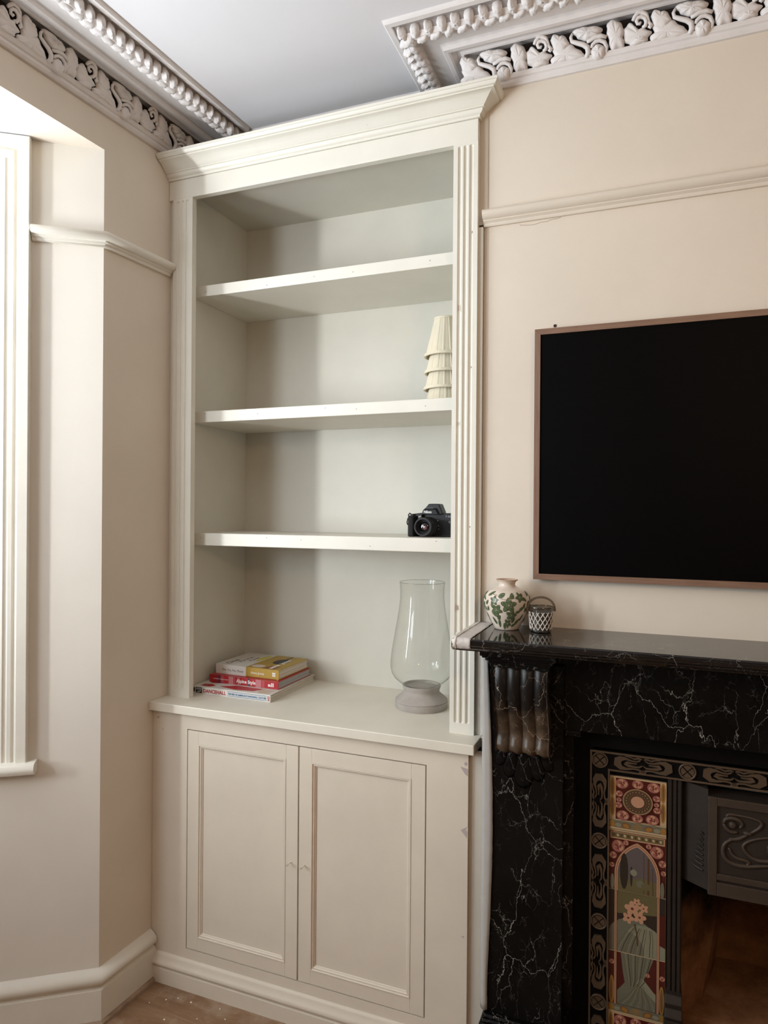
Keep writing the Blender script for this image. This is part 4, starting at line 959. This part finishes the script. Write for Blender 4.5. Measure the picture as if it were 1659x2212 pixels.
MB().tube(rp, .0016, 6, .5).build('ribbon_bookmark', cyel, b1, l1, (0, 0, r1), smooth='all')

# ------------------------------------------------------------------ film camera on the lowest shelf
KC = (.7915, .165, 1.4662)
k = empty('film_camera', KC); tag(k, 'black film camera with short lens on the lowest shelf', 'camera')
def at(m, nm, mat, par=k, **kw): return m.build(nm, mat, par, KC, **kw)
body = at(MB().prism([(-.0765, 0), (.0765, 0), (.0765, .066), (.070, .0735), (.045, .0745), (-.040, .0745), (-.060, .072), (-.0765, .063)], 'y', .004, .050), 'body', 'black', bevel=.003)
at(MB().prism([(-.077, .004), (-.074, -.018), (-.066, -.024), (-.054, -.022), (-.050, -.004), (-.050, .006)], 'z', 0, .066), 'grip', 'black_r', bevel=.004)
at(MB().box(-.050, .0755, -.001, .004, .006, .052), 'front_leatherette', 'black_r', bevel=.002)
at(MB().prism([(-.028, .070), (.036, .070), (.034, .080), (.024, .1035), (-.010, .1035), (-.026, .084)], 'y', -.004, .040), 'prism_housing_back', 'black', bevel=.003)
m = MB(); # wedge pentaprism: front face low, top ridge further back
P = [(-.030, -.012, .070), (.024, -.012, .070), (.034, .030, .070), (-.030, .030, .070), (-.026, -.013, .0835), (.016, -.013, .0835), (-.012, .014, .1035), (.020, .014, .1035), (.030, .034, .076), (-.026, .034, .076), (.018, .030, .104), (-.010, .030, .104)]
m.add(P, [(0, 1, 5, 4), (4, 5, 7, 6), (6, 7, 10, 11), (1, 2, 8, 10, 7, 5), (0, 4, 6, 11, 9, 3), (11, 10, 8, 9), (0, 3, 2, 1)])
pr_ = at(m, 'prism_housing', 'black', bevel=.0012)
vs, fs = text_mesh('Nikon', .0115, bold=.0004); x0 = min(v[0] for v in vs); kk = .025/text_w(vs)
MB().add([(-.0225+(v[0]-x0)*kk, -.0131-v[2], .0740+v[1]) for v in vs], fs).build('maker_lettering', 'white', pr_, KC)
MB().box(-.019, .006, -.0062, -.0042, .0893, .0900).build('prism_line', 'greyprint', pr_, KC)
vs, fs = text_mesh('F-801', .0085); x0 = min(v[0] for v in vs); kk = .019/text_w(vs)
MB().add([(.046+(v[0]-x0)*kk, -.0015-v[2], .0610+v[1]) for v in vs], fs).build('model_lettering', 'greyprint', body, KC)
vs, fs = text_mesh('AF', .0085, shear=.25); x0 = min(v[0] for v in vs); kk = .009/text_w(vs)
MB().add([(-.042+(v[0]-x0)*kk, -.0095-v[2], .0600+v[1]) for v in vs], fs).build('focus_lettering', 'white', body, KC)
at(MB().box(-.044, -.030, -.009, .004, .055, .070), 'focus_lamp', 'black', bevel=.0015)
LX, LZ = -.0135, .0315
RX = Matrix.Translation((LX, 0, LZ)) @ Matrix.Rotation(PI/2, 4, 'X')
at(MB().lathe([(.031, 0), (.031, .006), (.029, .008), (.029, .020), (.0278, .021), (.0278, .030), (.029, .031), (.029, .045), (.0275, .049), (.0255, .052), (.0235, .052), (.0215, .049), (.0165, .040), (.0145, .034)], n=40).xf(RX), 'lens_barrel', 'black', smooth=30)
at(MB().lathe([(.0275, .0515), (.0272, .0522), (.0262, .0522), (.0260, .0515)], n=40).xf(RX), 'lens_ring', flat('lens_ring_grey', (.05, .05, .052), .35), smooth=30)
at(MB().lathe([(.0155, .036), (.012, .0385), (.006, .0400), (0, .0404)], n=30).xf(RX), 'front_element', 'lensg', smooth='all')
at(MB().lathe([(.0060, .0404), (.004, .0408), (0, .041)], n=16).xf(Matrix.Translation((.0045, 0, -.002)) @ RX), 'lens_coating', 'lensc', smooth='all')
for q in range(30):
    a = 2*PI*q/30
at(MB().lathe([(.0294, .034), (.0298, .0345), (.0298, .043), (.0294, .0435)], n=60, wob=lambda a, z: 1+.008*(math.sin(30*a) > 0)).xf(RX), 'focus_ring', 'black_r')
for q, (x, z) in enumerate(((.018, .050), (.020, .034), (.021, .024))): at(MB().box(x, x+.003, -.0022, -.001, z, z+.001), 'index_mark', 'white')
at(MB().lathe([(.0075, 0), (.0075, .004), (.006, .005), (0, .005)], n=20).xf(Matrix.Translation((.062, -.0005, .046)) @ Matrix.Rotation(PI/2, 4, 'X')), 'sync_cap', 'black', smooth=40)
at(MB().lathe([(.008, 0), (.008, .004), (.0065, .0055), (0, .0055)], n=20).xf(Matrix.Translation((-.064, .004, .066))), 'shutter_dial', 'black', smooth=40)
at(MB().tube([(-.076, .01, .060), (-.082, .005, .056), (-.083, .0, .044), (-.080, .0, .036)], .0018, 6).tube([(-.070, .016, .067), (-.078, .012, .0735), (-.0815, .008, .066)], .0022, 6), 'strap_lug', 'black_r')
at(MB().box(.0668, .0690, -.0022, -.0008, .014, .030), 'side_mark', 'white')

# ------------------------------------------------------------------ stacked candle shades
rims = [1.8825, 1.9295, 1.9810, 2.0340]
words = ['bottom', 'second lowest', 'second highest', 'topmost']
def cone(h, rb, rt, n, wv):
    m = MB(); N = n*10
    def rad(a, base): return base*(1+.012*math.cos(n*a)+.006*math.cos(2*n*a+.7))
    prof_ = [(rb, 0), (rb*.5+rt*.5, h/2), (rt, h)]
    m.lathe(prof_, n=N, wob=lambda a, z: 1+.045*(((a*n/(2*PI)+.01) % 1) > .62)*(1.0-((a*n/(2*PI)) % 1)*.35)-.012*((a*n/(2*PI)) % 1))
    b = len(m.v); m.m = 1
    m.lathe([(rt-.0022, h), (rb-.0022, 0)], n=N); m.m = 0
    k_ = N
    for j in range(N):
        m.f.append([j, (j+1) % N, b+N+(j+1) % N, b+N+j]); m.mi.append(0)
        m.f.append([2*N+j, 2*N+(j+1) % N, b+(j+1) % N, b+j]); m.mi.append(0)
    return m
for i, z in enumerate(rims):
    lx, ly = .8215+(.0008, -.0012, .001, 0)[i], .20
    r = empty('lampshade', (lx, ly, z)); tag(r, 'pleated cream silk candle lampshade, %s of the four stacked on the middle shelf' % words[i], 'lampshade', 'stacked lampshades')
    rb, rt, h = .0635, .0345, .1235
    rotz = .35*i
    cone(h, rb, rt, 16, 1).build('pleated_shade', ['silk', 'silk_in'], r, (lx, ly, z), (0, 0, rotz))
    MB().lathe([(rb-.001, -.0006), (rb+.0040, 0), (rb+.0044, .004), (rb+.0034, .0082), (rb-.0015, .0084)], n=48).build('lower_trim', 'silk', r, (lx, ly, z), smooth=60)
    MB().lathe([(rt-.001, h-.0062), (rt+.0030, h-.006), (rt+.0030, h-.001), (rt, h+.0006), (rt-.003, h)], n=40).build('upper_trim', 'silk', r, (lx, ly, z), smooth=60)

# ------------------------------------------------------------------ hurricane vase
HC = (.745, .215, ZC+.0003)
h_ = empty('hurricane_vase', HC); tag(h_, 'tall clear glass hurricane vase on a grey turned base', 'vase')
MB().lathe([(0, 0), (.083, 0), (.0845, .003), (.085, .020), (.0830, .0210), (.0830, .0225), (.0845, .0235), (.0840, .0260), (.0760, .0330), (.0660, .0410), (.0590, .0480), (.0575, .0530), (.0590, .0590), (.0622, .0680), (.0618, .0715), (.056, .0715), (.052, .066), (0, .064)], n=56).build('turned_base', 'stone', h_, HC, smooth=35)
outp = [(.030, .0665), (.050, .068), (.0585, .0735), (.073, .082), (.088, .095), (.0970, .110), (.1010, .130), (.1008, .150), (.0975, .180), (.0935, .205), (.0875, .240), (.0805, .280), (.0745, .320), (.0712, .350), (.0710, .375), (.0722, .395), (.0735, .402)]
inp = [(r_-.0022, z_+.0012) for r_, z_ in outp[::-1]]; inp[0] = (.0716, .402)
MB().lathe(outp, n=64).build('glass_shade', 'glass', h_, HC, smooth='all')
MB().lathe([(.0736, .4012), (.0738, .4022), (.0728, .4030), (.0716, .4024)], n=64).build('glass_rim', glassy('glass_rim_grey', (.60, .62, .59), .12), h_, HC, smooth='all')

# ------------------------------------------------------------------ ceramic vase with green flowers
VC = (1.0715, -.048, 1.2319)
vp = [(0, 0), (.031, 0), (.0335, .0025), (.0370, .012), (.0440, .024), (.0515, .038), (.0575, .052), (.0608, .066), (.0615, .076), (.0598, .087), (.0550, .096), (.0470, .1035), (.0370, .1090), (.0280, .1125), (.0232, .1160), (.0218, .1195), (.0222, .1235), (.0250, .1275), (.0285, .1300)]
v_ = empty('ceramic_vase', VC); tag(v_, 'round blush ceramic vase painted with green flowers on the mantel', 'vase')
MB().lathe(vp, n=56).build('vase_body', 'ceramic', v_, VC, smooth='all')
MB().lathe([(.0285, .1300), (.0292, .1315), (.0285, .1328), (.0265, .1325), (.0235, .1285), (.0200, .122), (.0200, .100), (0, .095)], n=48).build('vase_rim', 'clay', v_, VC, smooth='all')
def vr(z):
    for (r0, z0), (r1, z1) in zip(vp, vp[1:]):
        if z0 <= z <= z1 and z1 > z0: return r0+(r1-r0)*(z-z0)/(z1-z0)
    return .03
class VP(MB):
    def pt(s, u, z, e):           # u = arc length at the belly from the side facing the room, z = height
        a = -PI/2+u/.058; r = vr(z)+e; return (r*math.cos(a), r*math.sin(a), z)
    def blob(s, u, z, ru, rz, rot, e, n=10):
        pts = []
        for k_ in range(n):
            a = 2*PI*k_/n; x, y = ru*math.cos(a), rz*math.sin(a)*(1-.25*math.cos(a))
            pts.append((u+x*math.cos(rot)-y*math.sin(rot), min(.110, max(.003, z+x*math.sin(rot)+y*math.cos(rot)))))
        s.add([s.pt(u, min(.11, max(.003, z)), e+.0002)]+[s.pt(a, b, e) for a, b in pts], [(0, 1+i, 1+(i+1) % n) for i in range(n)])
dark, grn, pale = VP(), VP(), VP()
def leaf(u, z, ln, wd, rot):
    dark.blob(u, z, ln, wd, rot, .0005); grn.blob(u, z, ln*.86, wd*.80, rot, .0009)
    c, s_ = math.cos(rot), math.sin(rot)
    for t in (-.35, 0, .35): dark.blob(u-t*wd*s_*.9, z+t*wd*c*.9, ln*.55, wd*.06, rot, .0012, 6)
def flower(u, z, r, ph=0):
    for q in range(5):
        a = ph+2*PI*q/5; leaf(u+r*.62*math.cos(a), z+r*.62*math.sin(a), r*.48, r*.36, a)
    pale.blob(u, z, r*.16, r*.16, 0, .0014, 8)
    for q in range(6):
        a = ph+2*PI*q/6; pale.blob(u+r*.3*math.cos(a), z+r*.3*math.sin(a), r*.06, r*.05, 0, .0015, 5)
rv = random.Random(4); U0 = .010
for base in (0, .122, .243):
    o = U0+base; K = 1.22
    flower(o+.006, .070, .0190, .3); flower(o-.026, .056, .0155, 1.0); flower(o+.014, .043, .0145, .1); flower(o+.037, .090, .0125, .7); flower(o-.032, .081, .0120, .2); flower(o+.004, .020, .0125, .9)
    for (a, b, l_, w_, t_) in ((-.010, .095, .010, .006, .5), (.012, .094, .008, .006, 1.3), (-.038, .098, .012, .004, .5), (-.030, .066, .008, .005, 2.2), (-.028, .044, .010, .005, 2.6), (-.034, .026, .011, .005, 2.0), (-.020, .020, .012, .005, 1.4), (-.018, .036, .008, .005, .9), (.018, .030, .009, .005, 1.2), (.030, .024, .011, .005, .9), (.022, .015, .009, .004, .3), (.034, .060, .008, .005, .6), (.040, .068, .008, .004, 1.2), (.046, .056, .007, .004, 1.9), (.042, .084, .008, .004, -.7), (.026, .052, .007, .004, .2), (-.006, .012, .009, .005, 1.7), (-.044, .058, .007, .004, 1.3), (-.046, .074, .008, .004, .9), (.040, .036, .010, .004, 1.2)):
        leaf(o+a*K, b, l_*.98, w_*1.0, t_)
    for q in range(10): dark.blob(o-.046+.009*q, .094-.0012*q+.004*math.sin(q), .005, .0006, -.2, .0004, 6)
dark.build('painted_outline', 'leafd', v_, VC); grn.build('painted_leaves', 'leafg', v_, VC); pale.build('painted_stamens', 'leafl', v_, VC)

# ------------------------------------------------------------------ lattice votive with a handle
QC = (1.1635, -.057, 1.2319)
q_ = empty('votive_holder', QC); tag(q_, 'small glass votive bucket with white diamond lattice and bronze handle', 'candle holder')
rb, rt, hh = .0265, .0325, .0660
MB().lathe([(0, .0), (rb-.003, 0), (rb, .002), (rt, hh)], n=48).build('glass_cup', 'votive', q_, QC, smooth=40)
MB().lathe([(0, .003), (rb-.003, .003), (rt-.0035, .052), (0, .052)], n=32).build('candle_wax', flat('grey_wax', (.26, .25, .235), .6), q_, QC, smooth=40)
m = MB(); N = 15
for d in (1, -1):
    for j in range(N):
        pts = []
        for k_ in range(13):
            t = k_/12; z = .007+.046*t; r_ = rb+(rt-rb)*z/hh+.0006; a = 2*PI*j/N+d*t*2*PI/N*2.25
            pts.append((r_*math.cos(a), r_*math.sin(a), z))
        m.tube(pts, .00115, 4, caps=False)
m.build('lattice', flat('lattice_white', (.74, .66, .58), .35), q_, QC)
MB().lathe([(rt+.0004, hh-.003), (rt+.001, hh-.0015), (rt+.0006, hh+.0005), (rt-.002, hh+.0004)], n=48).build('cup_rim', glassy('rim_glass', (.5, .5, .48), .15), q_, QC, smooth='all')
m = MB(); na = 22; hd = Vector((math.cos(.30), math.sin(.30), 0)); hp = Vector((-hd.y, hd.x, 0))
vs = []
for k_ in range(na+1):
    a = PI*k_/na; p = hd*(-(rt+.0018)*math.cos(a)); z = hh-.012+.0345*math.sin(a)**.8
    for e, t in ((-1, 0), (1, 0), (1, 1), (-1, 1)):
        c_ = Vector((0, 0, z))+p+hp*(e*.0034); rr_ = (Vector((p.x, p.y, z-(hh-.012))).normalized() if k_ not in (0,) else -hd)
        c_ = c_+rr_*(.0052*t-.0012); vs.append(tuple(c_))
fs = []
for k_ in range(na):
    for e in range(4): fs.append((k_*4+e, k_*4+(e+1) % 4, (k_+1)*4+(e+1) % 4, (k_+1)*4+e))
hdl = m.add(vs, fs+[(0, 1, 2, 3), tuple(na*4+i for i in range(4))]).build('handle', 'bronze', q_, QC)
m = MB()
for k_ in range(3, na-2):
    a = PI*(k_+.5)/na; p = hd*(-(rt+.0026)*math.cos(a))-hp*.0036; z = hh-.0118+.0352*math.sin(a)**.8
    m.tube([Vector((p.x, p.y, z))-hp*.0004, Vector((p.x, p.y, z))+hp*.0004], .0010, 6)
m.build('handle_piercing', flat('handle_light', (.55, .52, .46), .3, metal=.7), hdl, QC)

# ------------------------------------------------------------------ masking tape and paper left by the decorators
rt_ = random.Random(8)
TP = [(YW-.002, 1.2326), (-.236, 1.2326), (-.2425, 1.2290), (-.2432, 1.2200), (-.2415, 1.2140), (-.238, 1.2100), (-.236, 1.2060)]
def strip(x0, x1, name, mat, crump, par, e0=0):
    nx = 10; vs = []
    dense = []
    for (a, b), (c, d) in zip(TP, TP[1:]):
        kk = max(1, int(math.hypot(c-a, d-b)/.012))
        for s in range(kk): dense.append((a+(c-a)*s/kk, b+(d-b)*s/kk))
    dense.append(TP[-1])
    for y, z in dense:
        w0 = rt_.uniform(-crump*2, crump*2)
        for i in range(nx+1):
            x = x0+(x1-x0)*i/nx+w0*(i == 0)+rt_.uniform(-.0006, .0006)
            n_ = e0+rt_.uniform(0, crump)
            yy = y-(n_ if z < 1.2315 else 0); zz = z+(n_ if z > 1.2315 else 0)
            vs.append((x, yy, zz))
    n = nx+1; k_ = len(dense); fs = [(j*n+i, j*n+i+1, (j+1)*n+i+1, (j+1)*n+i) for j in range(k_-1) for i in range(nx)]
    o = MB().add(vs, fs).build(name, mat, par, smooth='all')
    sm = o.modifiers.new('thickness', 'SOLIDIFY'); sm.thickness = .0006; sm.offset = 1
    return o
tp = empty('masking_tape', (1.0, -.11, 1.2326)); tag(tp, 'crumpled grey masking tape wrapped over the left end of the mantel', 'masking tape')
strip(.9795, 1.0205, 'tape_strip', 'tape', .0011, tp)
strip(.9735, .9845, 'painted_edge', 'tape_edge', .0022, tp, .0012)
m = MB(); vs = []
for j in range(24):
    y = -.2440+(.262)*j/23
    for i, (dx, z) in enumerate(((.0, 1.2335), (-.0035, 1.2290), (-.0045, 1.2190), (-.0035, 1.2090), (.001, 1.2030))):
        vs.append((.9765+dx+rt_.uniform(-.0012, .0010), y, z+rt_.uniform(-.0015, .001)))
fs = [(j*5+i, j*5+i+1, (j+1)*5+i+1, (j+1)*5+i) for j in range(23) for i in range(4)]
o = m.add(vs, fs).build('painted_flap', 'tape_edge', tp, smooth='all'); sm = o.modifiers.new('thickness', 'SOLIDIFY'); sm.thickness = .0006
# long paper strip down the side of the marble
vs = []; N = 46
for j in range(N+1):
    t = j/N; z = 1.158-(1.158-.235)*t
    wd = .014+.012*math.sin(PI*min(1, t*1.1))**1.2+.006*max(0, t-.45)
    bow = .006*math.sin(PI*t*1.0)+.004*max(0, t-.4)
    for i in range(4):
        s = i/3; vs.append((1.0200+wd*s+bow*s*.6+rt_.uniform(-.0004, .0004), -.1035-.006*math.sin(PI*s)*t-.004*s*t, z))
fs = [(j*4+i, j*4+i+1, (j+1)*4+i+1, (j+1)*4+i) for j in range(N) for i in range(3)]
o = MB().add(vs, fs).build('masking_paper', 'paper', None, smooth='all'); sm = o.modifiers.new('thickness', 'SOLIDIFY'); sm.thickness = .0006
tag(o, 'long thin strip of white masking paper hanging between cupboard and marble', 'masking paper')
# plaster crumbs on the floor
cr = shared('plaster_crumb', MB().add(*pillow(outline(lobed(0, 0, .004, 3, .3, 1, .8), 8), .003, 2, base=0)), 'tape_edge')
for i, (x, y) in enumerate(((-.02, -.16), (.02, -.13), (.07, -.20), (.10, -.11), (.16, -.16), (.20, -.10), (-.04, -.27), (.12, -.24), (.05, -.11), (.24, -.13))):
    o = link('plaster_crumb', cr, None, (x, y, 0), rot=(0, 0, i)); o.scale = (.6+.1*(i % 4),)*3
    tag(o, 'tiny crumb of white plaster on the dusty floor', 'plaster crumb', 'plaster crumbs on the floor')
